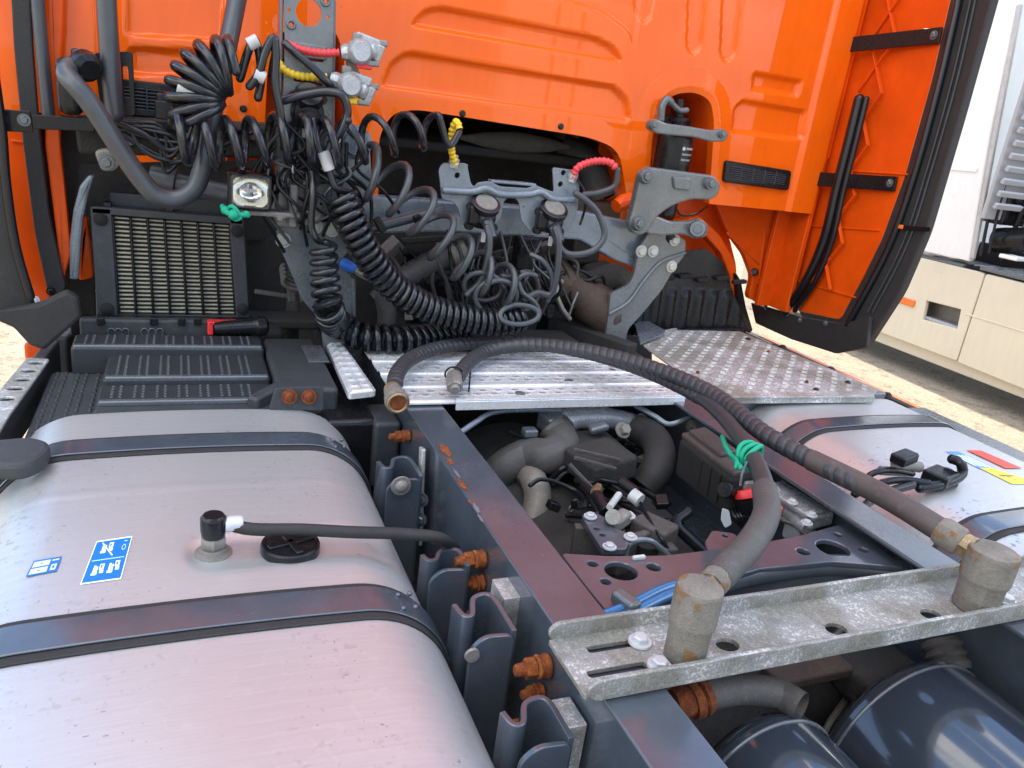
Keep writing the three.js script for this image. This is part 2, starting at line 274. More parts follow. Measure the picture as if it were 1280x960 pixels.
function sdPoly(P) {                                            // signed distance, negative inside
  return (x, y) => { let d = 1e9, s = 1; for (let i = 0, j = P.length - 1; i < P.length; j = i++) { const ax = P[i][0], ay = P[i][1], ex = P[j][0] - ax, ey = P[j][1] - ay, wx = x - ax, wy = y - ay, t = Math.max(0, Math.min(1, (wx * ex + wy * ey) / (ex * ex + ey * ey + 1e-14))), bx = wx - ex * t, by = wy - ey * t; d = Math.min(d, bx * bx + by * by); const c1 = y >= ay, c2 = y < P[j][1], c3 = ex * wy > ey * wx; if ((c1 && c2 && c3) || (!c1 && !c2 && !c3)) s = -s; } return s * Math.sqrt(d); };
}
function roundPts(P, r, k = 6) { const S = outline(new THREE.Shape(), P, r); return S.getPoints(k).map(p => [p.x, p.y]); }
const HEX = {};
function hexBolt(parent, p, dir, r, { m = M.zinc, name = 'bolt', len = r * .9, washer = true, dome = false, label } = {}) {
  const key = [r, len, washer, dome].join();
  if (!HEX[key]) { const a = []; if (washer) a.push(new THREE.CylinderGeometry(r * 1.45, r * 1.5, r * .28, 20).translate(0, r * .14, 0));
    const hd = dome ? new THREE.SphereGeometry(r, 14, 8, 0, 7, 0, 1.5).scale(1, .7, 1).translate(0, r * .25, 0) : new THREE.LatheGeometry([[1e-5, len], [r * .82, len], [r, len - r * .16], [r, 0]].map(v => new THREE.Vector2(...v)).reverse(), 6); a.push(hd.toNonIndexed()); hd.computeVertexNormals && a[a.length - 1].computeVertexNormals(); HEX[key] = boxUV(merge(a)); }
  const o = new THREE.Mesh(HEX[key], m); o.name = name; o.applyMatrix4(alignY(p, dir)); o.rotateY(rr(0, 1)); o.castShadow = o.receiveShadow = true; if (label) o.userData.label = label; parent.add(o); return o;
}
function canvasTex(w, h, draw) { const c = document.createElement('canvas'); c.width = w; c.height = h; const x = c.getContext('2d'); draw(x, w, h); const t = new THREE.CanvasTexture(c); t.colorSpace = THREE.SRGBColorSpace; t.anisotropy = 8; return t; }
const off = (p, d) => V(p).clone().add(V(d));

// ---------- the setting ----------
{
  const g = new THREE.PlaneGeometry(600, 600).rotateX(-Math.PI / 2);
  const o = new THREE.Mesh(boxUV(g), M.ground); o.name = 'ground'; o.receiveShadow = true; o.userData = { kind: 'structure', label: 'pale sandy concrete yard in bright sun', category: 'ground' }; scene.add(o);
}

// ---------- the orange cab ----------
{
  const t = thing('truck_cab', 'orange truck cab rear with pressed panels and dark openings, behind the deck', 'truck cab');
  const recess = [
    [[[-.281,1.765,-2.2], [-.252,1.808,-2.2], [-.208,1.825,-2.2], [0.257,1.822,-2.2], [0.329,1.805,-2.2], [0.367,1.764,-2.2]], .02],
    [[[-.347,1.606,-2.2], [-.326,1.671,-2.2], [-.285,1.704,-2.2], [0.349,1.7,-2.2], [0.402,1.668,-2.2], [0.426,1.604,-2.2]], .02],
    [[[-.236,1.93,-2.2], [0.113,1.899,-2.2], [0.271,1.889,-2.2], [0.369,1.849,-2.2], [0.4,1.802,-2.2], [0.402,2.064,-2.2]], .03],
    [[[0.798,1.614,-2.2], [0.79,1.691,-2.2], [0.815,1.718,-2.2], [1.079,1.715,-2.2], [1.092,1.62,-2.2]], .02],
    [[[0.836,1.802,-2.2], [1.035,1.802,-2.2], [1.034,1.75,-2.2], [0.844,1.749,-2.2]], .012],
    [[[0.329,2.051,-2.2], [0.393,1.891,-2.2], [0.418,1.874,-2.2], [0.441,1.895,-2.2], [0.452,2.073,-2.2]], .02],
    [[[-.949,1.786,-2.2], [-.732,1.786,-2.2], [-.743,1.661,-2.2], [-.954,1.64,-2.2]], .02],
    [[[-.954,1.619,-2.2], [-.746,1.638,-2.2], [-.764,1.573,-2.2], [-.956,1.554,-2.2]], .02],
    [[[0.521,2.106,-2.2], [0.573,1.835,-2.2], [0.602,1.812,-2.2], [0.631,1.839,-2.2], [0.601,2.121,-2.2]], .02],
    [[[0.637,2.128,-2.2], [0.699,1.83,-2.2], [0.728,1.811,-2.2], [0.759,1.834,-2.2], [0.728,2.145,-2.2]], .02],
  ].map(([P, r]) => { const q = roundPts(P.map(p => [p[0], p[1]]), r), xs = q.map(p => p[0]), ys = q.map(p => p[1]); return { f: sdPoly(q), b: [Math.min(...xs) - .03, Math.max(...xs) + .03, Math.min(...ys) - .03, Math.max(...ys) + .03] }; });
  const holes = [
    [[[-.324,1.154,-2.2], [-.343,1.486,-2.2], [-.307,1.548,-2.2], [-.242,1.562,-2.2], [0.296,1.546,-2.2], [0.4,1.521,-2.2], [0.45,1.398,-2.2], [0.509,1.145,-2.2]], .05],
    [[[0.57,1.148,-2.2], [0.504,1.572,-2.2], [0.514,1.663,-2.2], [0.557,1.703,-2.2], [0.631,1.717,-2.2], [0.693,1.699,-2.2], [0.72,1.639,-2.2], [0.811,1.158,-2.2]], .035],
    [[[-.65,1.094,-2.2], [-.636,1.605,-2.2], [-.619,1.701,-2.2], [-.471,1.731,-2.2], [-.445,1.66,-2.2], [-.399,1.105,-2.2]], .03],
  ].map(([P, r]) => roundPts(P.map(p => [p[0], p[1]]), r));
  const hs = holes.map(sdPoly);
  const h = (x, y) => {
    let z = 0; for (const R of recess) if (x > R.b[0] && x < R.b[1] && y > R.b[2] && y < R.b[3]) z -= .014 * (1 - sm(-.012, .004, R.f(x, y)));
    z += .014 * sm(1.085, 1.10, x) + .016 * sm(-1.0, -1.02, x);
    z += .012 * Math.max(0, 1 - Math.abs(hs[1](x, y) - .02) / .05) * sm(-.1, .2, y - 1.45);
    return z;
  };
  const low = x => x > .6 ? 1.385 : x > -.35 ? 1.30 : 1.45;
  put(t, 'rear_wall', sheet({ u0: -1.21, u1: 1.195, v0: 1.25, v1: 2.62, step: .0075, h, cut: (x, y) => Math.min(y - low(x), ...hs.map(f => f(x, y))), th: .03, place: FACE.z(-2.2) }), M.orange);
  put(t, 'upper_wall', sheet({ u0: -1.21, u1: 1.195, v0: 2.62, v1: 3.6, step: .05, th: .03, place: FACE.z(-2.2) }), M.orange);
  put(t, 'roof', box([0, 3.63, -3.25], [2.46, .07, 2.15], .03), M.orange);
  for (const s of [-1, 1]) put(t, 'side_wall', box([s * 1.215, 2.6, -3.25], [.03, 2.06, 2.1], .01), M.orange);
  for (const s of [-1, 1]) { const w = put(t, 'wheel', lathe([s * .80, .5, -3.3], [s * 1.12, .5, -3.3], [[0, .3], [.02, .46], [.12, .5], [.88, .5], [.98, .46], [1, .3]], 48), M.blackMatt); put(w, 'rim', lathe([s * 1.0, .5, -3.3], [s * 1.125, .5, -3.3], [[0, .1], [.5, .28], [.9, .3], [1, .28]], 32), M.castDull); }
  put(t, 'front_wall', box([0, 2.3, -4.3], [2.4, 2.6, .06], .02), M.orange);
  // linings of the three openings
  for (const P of holes) {
    const g = new THREE.BufferGeometry(), pos = []; P.forEach(p => { p[1] = Math.max(p[1], 1.40); }); const d = P === holes[0] ? .04 : .24;
    for (let i = 0; i < P.length; i++) { const a = P[i], b = P[(i + 1) % P.length]; if (a[1] < 1.401 && b[1] < 1.401) continue; for (const [p, z] of [[a, 0], [a, d], [b, 0], [b, 0], [a, d], [b, d]]) pos.push(p[0], p[1], -2.205 - z); }
    g.setAttribute('position', new THREE.Float32BufferAttribute(pos, 3)); g.computeVertexNormals();
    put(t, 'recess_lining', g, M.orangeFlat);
  }
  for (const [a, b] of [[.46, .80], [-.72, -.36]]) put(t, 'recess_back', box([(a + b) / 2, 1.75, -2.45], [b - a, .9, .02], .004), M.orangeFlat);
  put(t, 'floor_underside', [box([0, 1.62, -3.3], [2.3, .05, 1.95], .01), box([0, 1.5, -2.75], [.95, .03, .7], .01, [.12, 0, 0])], M.engineShadeDark);
  put(t, 'tunnel_insulation', lathe([-.046,1.495,-2.4], [0.329,1.505,-2.4], [[0, .006], [.2, .022], [.5, .034], [.8, .022], [1, .006]], 24), M.insul);
  // plugs, vents
  for (const p of [[-.113,1.567,-2.2], [0.193,1.566,-2.2], [-.692,1.511,-2.2], [-.672,1.427,-2.2]]) put(t, 'plug', lathe(off(p, [0, 0, -.002]), off(p, [0, 0, .006]), [[0, .009], [.6, .009], [1, .006]], 16), M.black);
  const vent = (P, n) => {
    const c = P[0].map((v, i) => (P[0][i] + P[2][i]) / 2), fr = put(t, 'air_vent', plate(P.map(p => off(p, [0, 0, .008]).toArray()), .016, { r: .012, bevel: .004, holes: [P.map(p => [c[0] + (p[0] - c[0]) * .88, c[1] + (p[1] - c[1]) * .7])] }), M.black);
    const w = Math.abs(P[1][0] - P[0][0]) * .86, hh = Math.abs(P[3][1] - P[0][1]) * .66, sl = (P[1][1] - P[0][1]) / (P[1][0] - P[0][0]);
    for (let i = 0; i < n; i++) put(fr, 'slat', box([c[0], c[1] - hh / 2 + (i + .5) * hh / n, -2.19], [w, .004, .014], .001, [.5, 0, Math.atan(sl)]), M.plastic);
    put(fr, 'backing', box([c[0], c[1], -2.204], [w, hh, .006], 0), M.engineShadeDark);
    for (let i = 1; i < 5; i++) put(fr, 'divider', box([c[0] - w / 2 + i * w / 5, c[1], -2.184], [.003, hh, .006], .001), M.plastic);
  };
  vent([[0.789,1.528,-2.2], [1.064,1.52,-2.2], [1.07,1.454,-2.2], [0.797,1.46,-2.2]], 7);
  vent([[-.977,1.546,-2.2], [-.816,1.548,-2.2], [-.82,1.469,-2.2], [-.98,1.462,-2.2]], 7);
  // the wheel arch panel under the wall, its lip, and the inner column with crossed ribs
  put(t, 'arch_panel', plate([[0.851,1.423,-2.34], [1.328,1.422,-2.34], [1.37,0.986,-2.34], [1.121,1.042,-2.34], [1.121,1.125,-2.34], [1.062,1.204,-2.34], [0.962,1.285,-2.34]], .03, { r: .02, bevel: .005 }), M.orangeFlat);
  put(t, 'arch_panel', plate([[0.55,1.317,-2.42], [0.923,1.361,-2.42], [1.024,1.275,-2.42], [0.892,1.284,-2.42], [0.801,1.226,-2.42], [0.57,1.212,-2.42]], .03, { r: .01, bevel: .005 }), M.orangeFlat);
  put(t, 'arch_inner', plate([[0.442,1.339,-2.4], [0.922,1.393,-2.4], [1.017,1.272,-2.4], [1.084,1.156,-2.4], [1.135,1.008,-2.4], [1.039,0.999,-2.4], [0.487,1.084,-2.4]], .02, { r: .02 }), M.orangeFlat);
  for (const [a, b] of [[[0.962,1.281,-2.33], [1.14,1.175,-2.325]], [[1.125,1.292,-2.325], [1.153,1.099,-2.325]], [[1.236,1.294,-2.325], [1.26,1.088,-2.325]]]) put(t, 'pressed_rib', bar(a, b, .012, .012, .005, [0, 0, 1]), M.orangeFlat);
  put(t, 'plug', lathe([1.131,1.142,-2.335], [1.11,1.147,-2.31], [[0, .014], [.7, .014], [1, .009]], 16), M.black);
  put(t, 'arch_lip', plate([[0.712,1.309,-2.3], [0.797,1.337,-2.3], [0.896,1.277,-2.3], [0.987,1.184,-2.3], [1.036,1.068,-2.3], [1.039,1.013,-2.3], [1.004,1.025,-2.3], [0.98,1.128,-2.3], [0.916,1.213,-2.3], [0.817,1.283,-2.3], [0.743,1.284,-2.3]], .05, { r: .012, bevel: .006 }), M.orangeFlat);
  put(t, 'arch_seal', plate([[0.984,1.15,-2.27], [1.013,1.122,-2.27], [1.06,1.028,-2.27], [1.118,0.937,-2.27], [1.099,0.925,-2.27], [1.029,1.021,-2.27]], .03, { r: .01 }), M.black);
  put(t, 'corner_column', [box([1.205, 1.9, -2.245], [.02, 1.75, .10], .004), box([1.17, 1.9, -2.30], [.06, 1.75, .02], .004)], M.orangeFlat);
  put(t, 'corner_column', box([-1.215, 1.9, -2.245], [.02, 1.75, .10], .004), M.orangeFlat);
  for (let i = 0; i < 8; i++) for (const s of [-1, 1]) put(t, 'crossed_rib', bar([1.222, 1.15 + i * .16, -2.09 - s * .05], [1.222, 1.31 + i * .16, -2.09 + s * .05], .014, .004, .001, [0, 0, 1]), M.orangeFlat);
}

// ---------- side deflectors ----------
{
  const t = thing('side_air_deflector', 'tall orange side fairing with black rubber edge, at the right rear cab corner', 'air deflector');
  const x = 1.25;
  put(t, 'fairing_panel', plate([[1.25,2.374,-2.333], [1.25,2.305,-1.9], [1.25,2.056,-1.896], [1.25,1.836,-1.882], [1.25,1.554,-1.883], [1.25,1.35,-1.904], [1.25,1.059,-1.984], [1.25,1.004,-2.452], [1.25,1.241,-2.323], [1.25,1.564,-2.288]], .012, { ax: 'x', r: .02, bevel: .003 }), M.orangeFlat);
  put(t, 'edge_trim', plate([[1.26,2.285,-1.764], [1.26,2.048,-1.758], [1.26,1.751,-1.752], [1.26,1.403,-1.751], [1.26,1.209,-1.779], [1.26,0.996,-1.856], [1.26,0.943,-1.976], [1.26,1.042,-2.004], [1.26,1.21,-1.939], [1.26,1.349,-1.913], [1.26,1.554,-1.892], [1.26,1.837,-1.891], [1.26,2.059,-1.905], [1.26,2.308,-1.909]], .03, { ax: 'x', r: .03, bevel: .006 }), M.rubber);
  for (const d of [0, 14, 22]) void d;
  put(t, 'trim_bead', cable([[1.235,2.051,-1.86], [1.235,1.834,-1.846], [1.235,1.557,-1.843], [1.235,1.344,-1.861], [1.235,1.057,-1.938]], .012, 8), M.blackGloss);
  for (const P of [[[1.24,2.05,-1.824], [1.24,1.835,-1.809], [1.24,1.562,-1.807], [1.24,1.353,-1.818], [1.24,1.117,-1.876]], [[1.24,2.049,-1.808], [1.24,1.836,-1.792], [1.24,1.564,-1.791], [1.24,1.356,-1.8], [1.24,1.122,-1.857]]]) put(t, 'trim_seam', cable(P, .0035, 6), M.plastic);
  put(t, 'lower_flap', plate([[1.235,1.003,-2.432], [1.235,1.02,-2.162], [1.235,1.054,-1.952], [1.235,1.11,-1.851], [1.235,1.009,-1.832], [1.235,0.948,-1.952], [1.235,0.931,-2.174], [1.235,0.933,-2.378]], .016, { ax: 'x', r: .01, bevel: .003 }), M.rubber);
  put(t, 'support_strip', [cable([[1.2,1.768,-2.106], [1.2,1.628,-2.105], [1.2,1.485,-2.106], [1.205,1.308,-2.109], [1.21,1.158,-2.149], [1.22,1.026,-2.225]], .017, 8), cable([[1.205,1.77,-2.081], [1.205,1.63,-2.079], [1.205,1.488,-2.079], [1.21,1.315,-2.078], [1.215,1.168,-2.11], [1.225,1.038,-2.183]], .010, 8)], M.blackGloss);
  for (const [a, b, c] of [[[1.19,1.942,-2.31], [1.19,1.934,-2.197], [1.235,1.958,-1.887]], [[1.19,1.494,-2.312], [1.19,1.503,-2.193], [1.235,1.526,-1.9]]]) {
    const k = put(t, 'stay_bracket', [bar(a, b, .008, .05, .002), bar(b, c, .008, .046, .002)], M.black);
    hexBolt(k, off(a, [-.004, 0, .035]), [-1, 0, 0], .010, { m: M.black }); hexBolt(k, off(b, [-.004, 0, -.02]), [-1, 0, 0], .010, { m: M.steelGrey }); hexBolt(k, off(c, [-.006, 0, -.02]), [-1, 0, 0], .009, { m: M.steelGrey });
  }
  const cl = put(t, 'edge_clip', bar([1.235,1.402,-1.831], [1.235,1.413,-1.727], .006, .014, .002), M.black); put(cl, 'orange_tip', bar([1.233,1.402,-1.848], [1.233,1.403,-1.826], .007, .012, .002), M.orangeBit);
  for (const p of [[1.226,1.016,-2.219], [1.226,1.011,-2.149], [1.226,1.035,-2.027], [1.226,1.008,-2.34]]) hexBolt(t, p, [-1, 0, 0], .007, { m: M.steelGrey });
  for (const [a, b] of [[[1.243,1.542,-2.148], [1.243,1.559,-1.873]], [[1.243,1.338,-2.242], [1.243,1.377,-1.92]], [[1.243,1.135,-2.322], [1.243,1.148,-1.943]]]) put(t, 'fairing_rib', bar(a, b, .008, .006, .002), M.orangeFlat);
}
{
  const t = thing('side_air_deflector', 'orange side fairing with black vertical strips, at the left rear cab corner', 'air deflector');
  put(t, 'fairing_panel', plate([[-1.24,1.766,-2.2], [-1.129,1.787,-2.2], [-1.14,1.623,-2.2], [-1.148,1.432,-2.2], [-1.147,1.229,-2.2], [-1.137,1.062,-2.2], [-1.155,0.923,-2.2], [-1.184,0.905,-2.2], [-1.213,1.089,-2.2], [-1.219,1.335,-2.2], [-1.262,1.505,-2.2]], .02, { r: .02, bevel: .004 }), M.orangeFlat);
  put(t, 'corner_strip', plate([[-1.097,1.788,-2.16], [-1.066,1.793,-2.16], [-1.078,1.63,-2.16], [-1.095,1.484,-2.16], [-1.097,1.386,-2.16], [-1.087,1.131,-2.16], [-1.108,1.066,-2.16], [-1.114,1.137,-2.16], [-1.127,1.383,-2.16], [-1.118,1.524,-2.16]], .03, { r: .01, bevel: .004 }), M.orangeFlat);
  put(t, 'support_strip', plate([[-1.169,1.772,-2.14], [-1.133,1.779,-2.14], [-1.137,1.588,-2.14], [-1.135,1.419,-2.14], [-1.127,1.221,-2.14], [-1.1,1.043,-2.14], [-1.139,1.022,-2.14], [-1.159,1.181,-2.14], [-1.169,1.38,-2.14], [-1.173,1.583,-2.14]], .02, { r: .02, bevel: .003 }), M.rubber);
  put(t, 'drain_tube', tube([[-1.12,1.779,-2.12], [-1.119,1.639,-2.12], [-1.116,1.533,-2.12], [-1.113,1.449,-2.12]], .014), M.coilGrey);
  put(t, 'edge_trim', plate([[-1.279,1.473,-2.05], [-1.194,1.418,-2.05], [-1.194,1.3,-2.05], [-1.186,1.159,-2.05], [-1.163,1.033,-2.05], [-1.177,1.01,-2.05], [-1.32,1.006,-2.05]], .02, { r: .03, bevel: .004 }), M.rubber);
  put(t, 'trim_bead', cable([[-1.197,1.531,-2.03], [-1.191,1.42,-2.03], [-1.191,1.303,-2.03], [-1.182,1.163,-2.03], [-1.159,1.038,-2.03]], .010), M.blackGloss);
  put(t, 'added_gap_backing', plate([[-1.154,1.464,-2.26], [-.993,1.484,-2.26], [-.999,1.33,-2.26], [-1.05,1.302,-2.26], [-1.093,1.143,-2.26], [-1.102,0.975,-2.26], [-1.16,0.974,-2.26]], .02, { r: .01 }), M.engineShadeDark);  // dark backing added where the bright yard showed through the gap
  const k = put(t, 'stay_bracket', [bar([-1.213,1.432,-2.06], [-1.138,1.437,-2.06], .01, .045), bar([-1.138,1.437,-2.06], [-1.017,1.444,-2.06], .01, .03)], M.black);
  hexBolt(k, [-1.152,1.439,-2.054], [0, 0, 1], .009, { m: M.steelGrey });
  put(t, 'fairing_rib', bar([-1.201,1.381,-2.188], [-1.176,1.38,-2.188], .006, .006), M.orangeFlat);
  put(t, 'lower_flap', plate([[-1.249,1.018,-2], [-1.139,1.047,-2], [-1.083,1.079,-2], [-1.061,1.064,-2], [-1.057,1.015,-2], [-1.136,0.936,-2], [-1.164,0.947,-2], [-1.193,0.989,-2]], .03, { r: .008, bevel: .008 }), M.rubber);
  hexBolt(t, [-1.154,1.042,-2.03], [0, 0, 1], .008, { m: M.zinc }); hexBolt(t, [-1.132,1.043,-2.12], [0, 0, 1], .007, { m: M.black });
}
{
  const t = thing('front_fender', 'curved front fender edge, pale sky sheen over an orange strip left of the oil cooler', 'fender');
  put(t, 'fender_sky_sheen', plate([[-1.092,1.072,-2.14], [-1.087,1.166,-2.14], [-1.076,1.239,-2.14], [-1.06,1.297,-2.14], [-1.039,1.325,-2.14], [-1.027,1.324,-2.14], [-1.041,1.283,-2.14], [-1.057,1.216,-2.14], [-1.073,1.072,-2.14]], .03, { r: .006, bevel: .006 }), M.steelBlue);  // pale blue colour stands for sky reflected on the fender edge
  put(t, 'fender_lip', plate([[-1.079,1.054,-2.2], [-1.071,1.156,-2.2], [-1.056,1.22,-2.2], [-1.048,1.157,-2.2], [-1.045,1.064,-2.2]], .03, { r: .01, bevel: .005 }), M.orangeFlat);
  put(t, 'fender_liner', plate([[-1.106,1.02,-2.25], [-1.088,1.226,-2.25], [-1.069,1.335,-2.25], [-.635,1.386,-2.25], [-.63,1.173,-2.25], [-1.045,1.148,-2.25], [-1.052,0.892,-2.25], [-1.099,0.891,-2.25]], .02, { r: .01 }), M.engineShadeDark);
}
{
  const t = thing('fender_liner', 'ribbed black plastic mudguard liner behind the right diamond plate', 'mudguard');
  const P = [[0.485,0.926,-2.2], [0.503,1.023,-2.2], [0.588,1.148,-2.2], [0.669,1.211,-2.2], [0.802,1.235,-2.2], [0.89,1.19,-2.2], [0.998,1.016,-2.2], [1.041,0.939,-2.2]].map(p => [p[0], p[1]]), f = sdPoly(roundPts(P, .02));
  const y1 = Math.max(...P.map(p => p[1]));
  put(t, 'liner_sheet', sheet({ u0: .44, u1: 1.08, v0: .93, v1: y1 + .01, step: .006, th: .006, cut: (x, y) => -f(x, y), place: FACE.z(-2.2), h: (x, y) => .035 * (y - .95) * -2 + .008 * sm(.2, .75, Math.abs(((x / .058) % 1 + 1) % 1 - .5) * 2) * sm(1.10, 1.07, y) + .006 * (vnoise(x * .3, y * .3, 28, 8) - .5) * sm(1.1, 1.14, y) }), M.black);
  for (let i = 0; i < 5; i++) put(t, 'stiffener', box([.66 + i * .075, 1.13 + .01 * (i % 2), -2.2], [.055, .014, .02], .004, [0, 0, .1]), M.blackMatt);
  put(t, 'retaining_bar', bar([0.544,0.947,-2.17], [0.997,0.962,-2.17], .02, .02, .004), M.black);
}

// ---------- box truck out of view behind the camera, placed for its reflection in the paint ----------
{
  const t = thing('unseen_box_truck', 'white box truck behind the viewer, seen only mirrored in the orange paint', 'truck');
  put(t, 'box_body', box([5.6, 2.35, 12], [2.5, 2.7, 5], .04), M.whitePaint);
  for (const s of [-1, 1]) put(t, 'rear_door', box([5.6 + s * .6, 2.35, 9.48], [1.17, 2.5, .03], .01), M.whitePaint);
  put(t, 'door_bar', [cyl([5.35, 1.2, 9.44], [5.35, 3.5, 9.44], .02), cyl([5.85, 1.2, 9.44], [5.85, 3.5, 9.44], .02)], M.steelGrey);
  put(t, 'chassis', box([5.6, .85, 12], [1.0, .25, 5], .02), M.engineShadeDark);
  for (const s of [-1, 1]) put(t, 'wheel', lathe([5.6 + s * .75, .48, 10.6], [5.6 + s * 1.15, .48, 10.6], [[0, .3], [.1, .48], [.9, .48], [1, .3]], 32), M.blackMatt);
}
// ---------- the white truck alongside ----------
{
  const t = thing('white_truck', 'white truck parked alongside, beyond the right fairing, showing its cab side and skirt', 'truck');
  const x = 4.6;
  put(t, 'cab_side', plate([[x, .97, -4.10], [x, .95, -6.8], [x, 3.9, -6.8], [x, 3.9, -4.46], [x, 2.75, -4.34], [x, 1.87, -4.25]], .05, { ax: 'x', r: .03, bevel: .012 }), M.whitePaint);
  put(t, 'cab_side_seam', [bar([x - .03, 1.55, -6.6], [x - .03, 1.62, -4.26], .012, .03, .004), bar([x - .03, 3.05, -6.6], [x - .03, 3.08, -4.42], .012, .03, .004)], M.whitePaint);
  put(t, 'cab_rear', box([5.85, 2.4, -4.55], [2.4, 3.0, .1], .03), M.whitePaint);
  put(t, 'cab_edge_trim', bar([x - .02, 1.0, -4.085], [x - .02, 2.74, -4.33], .03, .035, .008), M.white);
  const W = [[x, .90, -4.03], [x, .90, -6.6], [x, .25, -6.6], [x, .22, -4.10]];
  const rec = [[4.6,0.607,-4.36], [4.6,0.619,-4.05], [4.6,0.473,-4.033], [4.6,0.46,-4.346]].map(p => [p[2], p[1]]);
  put(t, 'skirt_panel', plate([[x, .92, -3.955], [x, .90, -6.6], [x, .25, -6.6], [x, .24, -3.955]], .04, { ax: 'x', r: .02, bevel: .008, holes: [rec] }), M.whiteWarmBounce);
  put(t, 'step_pocket', [box([x + .12, .55, -4.2], [.02, .24, .42], 0), box([x + .07, .66, -4.2], [.1, .01, .42], 0), box([x + .07, .55, -4.42], [.1, .2, .01], 0)], M.castDull);
  put(t, 'step_tread', box([x + .05, .475, -4.2], [.09, .025, .30], .006), M.cast);
  put(t, 'skirt_panel', plate([[x, .92, -3.945], [x, .93, -1.2], [x, .16, -1.2], [x, .235, -3.945]], .04, { ax: 'x', r: .02, bevel: .008 }), M.whiteWarmBounce);
  put(t, 'skirt_panel_lower', [box([x - .004, .60, -2.6], [.04, .012, 2.8], .003)], M.whiteWarmBounce);
  put(t, 'skirt_lower_edge', box([x + .05, .20, -3.3], [.03, .11, 3.4], .01), M.whiteWarmBounce);
  put(t, 'skirt_underside', box([x + .3, .28, -3.9], [.5, .04, 5.3], .01), M.whiteWarmBounce);
  put(t, 'cab_shell', [box([5.85, 3.93, -5.7], [2.5, .08, 2.3], .03), box([7.05, 2.4, -5.7], [.06, 3.0, 2.3], .02), box([5.85, 1.0, -5.7], [2.4, .06, 2.3], .02)], M.whitePaint);
  put(t, 'skirt_deck', box([5.85, .86, -3.7], [2.4, .04, 5.4], .01), M.engineShadeDark);
  put(t, 'inner_shield', box([5.0, .48, -3.9], [.06, .7, 5.4], .01), M.engineShadeDark);
  put(t, 'marker_lamp', box([x - .025, .555, -4.53], [.02, .055, .16], .008), M.orangeBit);
  put(t, 'deck', [box([x + .25, .95, -2.6], [.56, .03, 2.8], .008), box([x + .2, .93, -4.6], [.42, .03, .9], .008)], M.steelGrey);
  put(t, 'chassis_rail', box([5.2, .95, -2.5], [.08, .26, 6], .01), M.engineShadeDark);
  put(t, 'air_cleaner', [cyl([5.0, 1.35, -3.6], [5.0, 1.35, -2.7], .26, .26, 24), cyl([5.0, 1.35, -3.7], [5.0, 1.35, -3.6], .2, .25, 24)], M.black);
  for (let i = 0; i < 16; i++) put(t, 'louvre', box([4.68, 1.40 + i * .085, -3.93], [.5, .04, .03], .006, [.4, 0, 0]), M.louvre);
  put(t, 'louvre_backing', box([4.70, 2.1, -4.0], [.54, 1.6, .03], .01), M.louvre);
  put(t, 'exhaust_shield', box([4.9, 1.28, -3.85], [.35, .36, .1], .03), M.whitePaint);
  put(t, 'hand_rail', tube([[4.72, 1.02, -3.95], [4.72, 1.62, -3.9], [4.74, 1.66, -3.88], [4.95, 1.68, -3.8]], .018), M.black);
  for (let i = 0; i < 7; i++) put(t, 'air_hose', cable([[4.75 + .02 * i, 1.1 + .05 * i, -3.95], [4.7, 1.35 - .05 * i, -3.8 + .03 * i], [4.72, 1.02 + .03 * i, -3.6], [4.8, 1.2, -3.4 + .04 * i]], .008, 6), M.black);
  put(t, 'equipment_box', box([4.75,1.379,-4.044], [.30, .22, .16], .03), M.black); put(t, 'equipment_cylinder', cyl([4.7,1.156,-4.03], [4.7,1.205,-3.772], .09), M.black);
  put(t, 'white_bracket', [box([4.7,1.603,-4.05], [.10, .12, .05], .02), box([4.62,1.067,-3.811], [.12, .03, .14], .01)], M.whitePaint);
  put(t, 'orange_valve', box([4.66,1.299,-4.143], [.06, .05, .06], .01), M.orangeBit); put(t, 'upright_tube', [tube([[4.55,1.046,-4.007], [4.55,1.432,-4.054], [4.55,1.786,-4.08]], .012), tube([[4.55,1.07,-3.95], [4.55,1.463,-3.989], [4.55,1.824,-4.008]], .010)], M.black);
  put(t, 'deck_cable', cable([[4.5,0.951,-4.457], [4.5,0.951,-4.308], [4.5,0.979,-4.119], [4.5,0.973,-4.008]], .008, 6), M.engineGrey); put(t, 'deck_box', [box([4.66,0.932,-4.232], [.1, .06, .18], .02), box([4.66,0.932,-4.407], [.1, .05, .1], .02)], M.plastic);
  put(t, 'tyre', lathe([4.75, .5, -5.6], [5.1, .5, -5.6], [[0, .3], [.02, .45], [.15, .5], [.85, .5], [.98, .45], [1, .3]], 32), M.blackMatt);
}

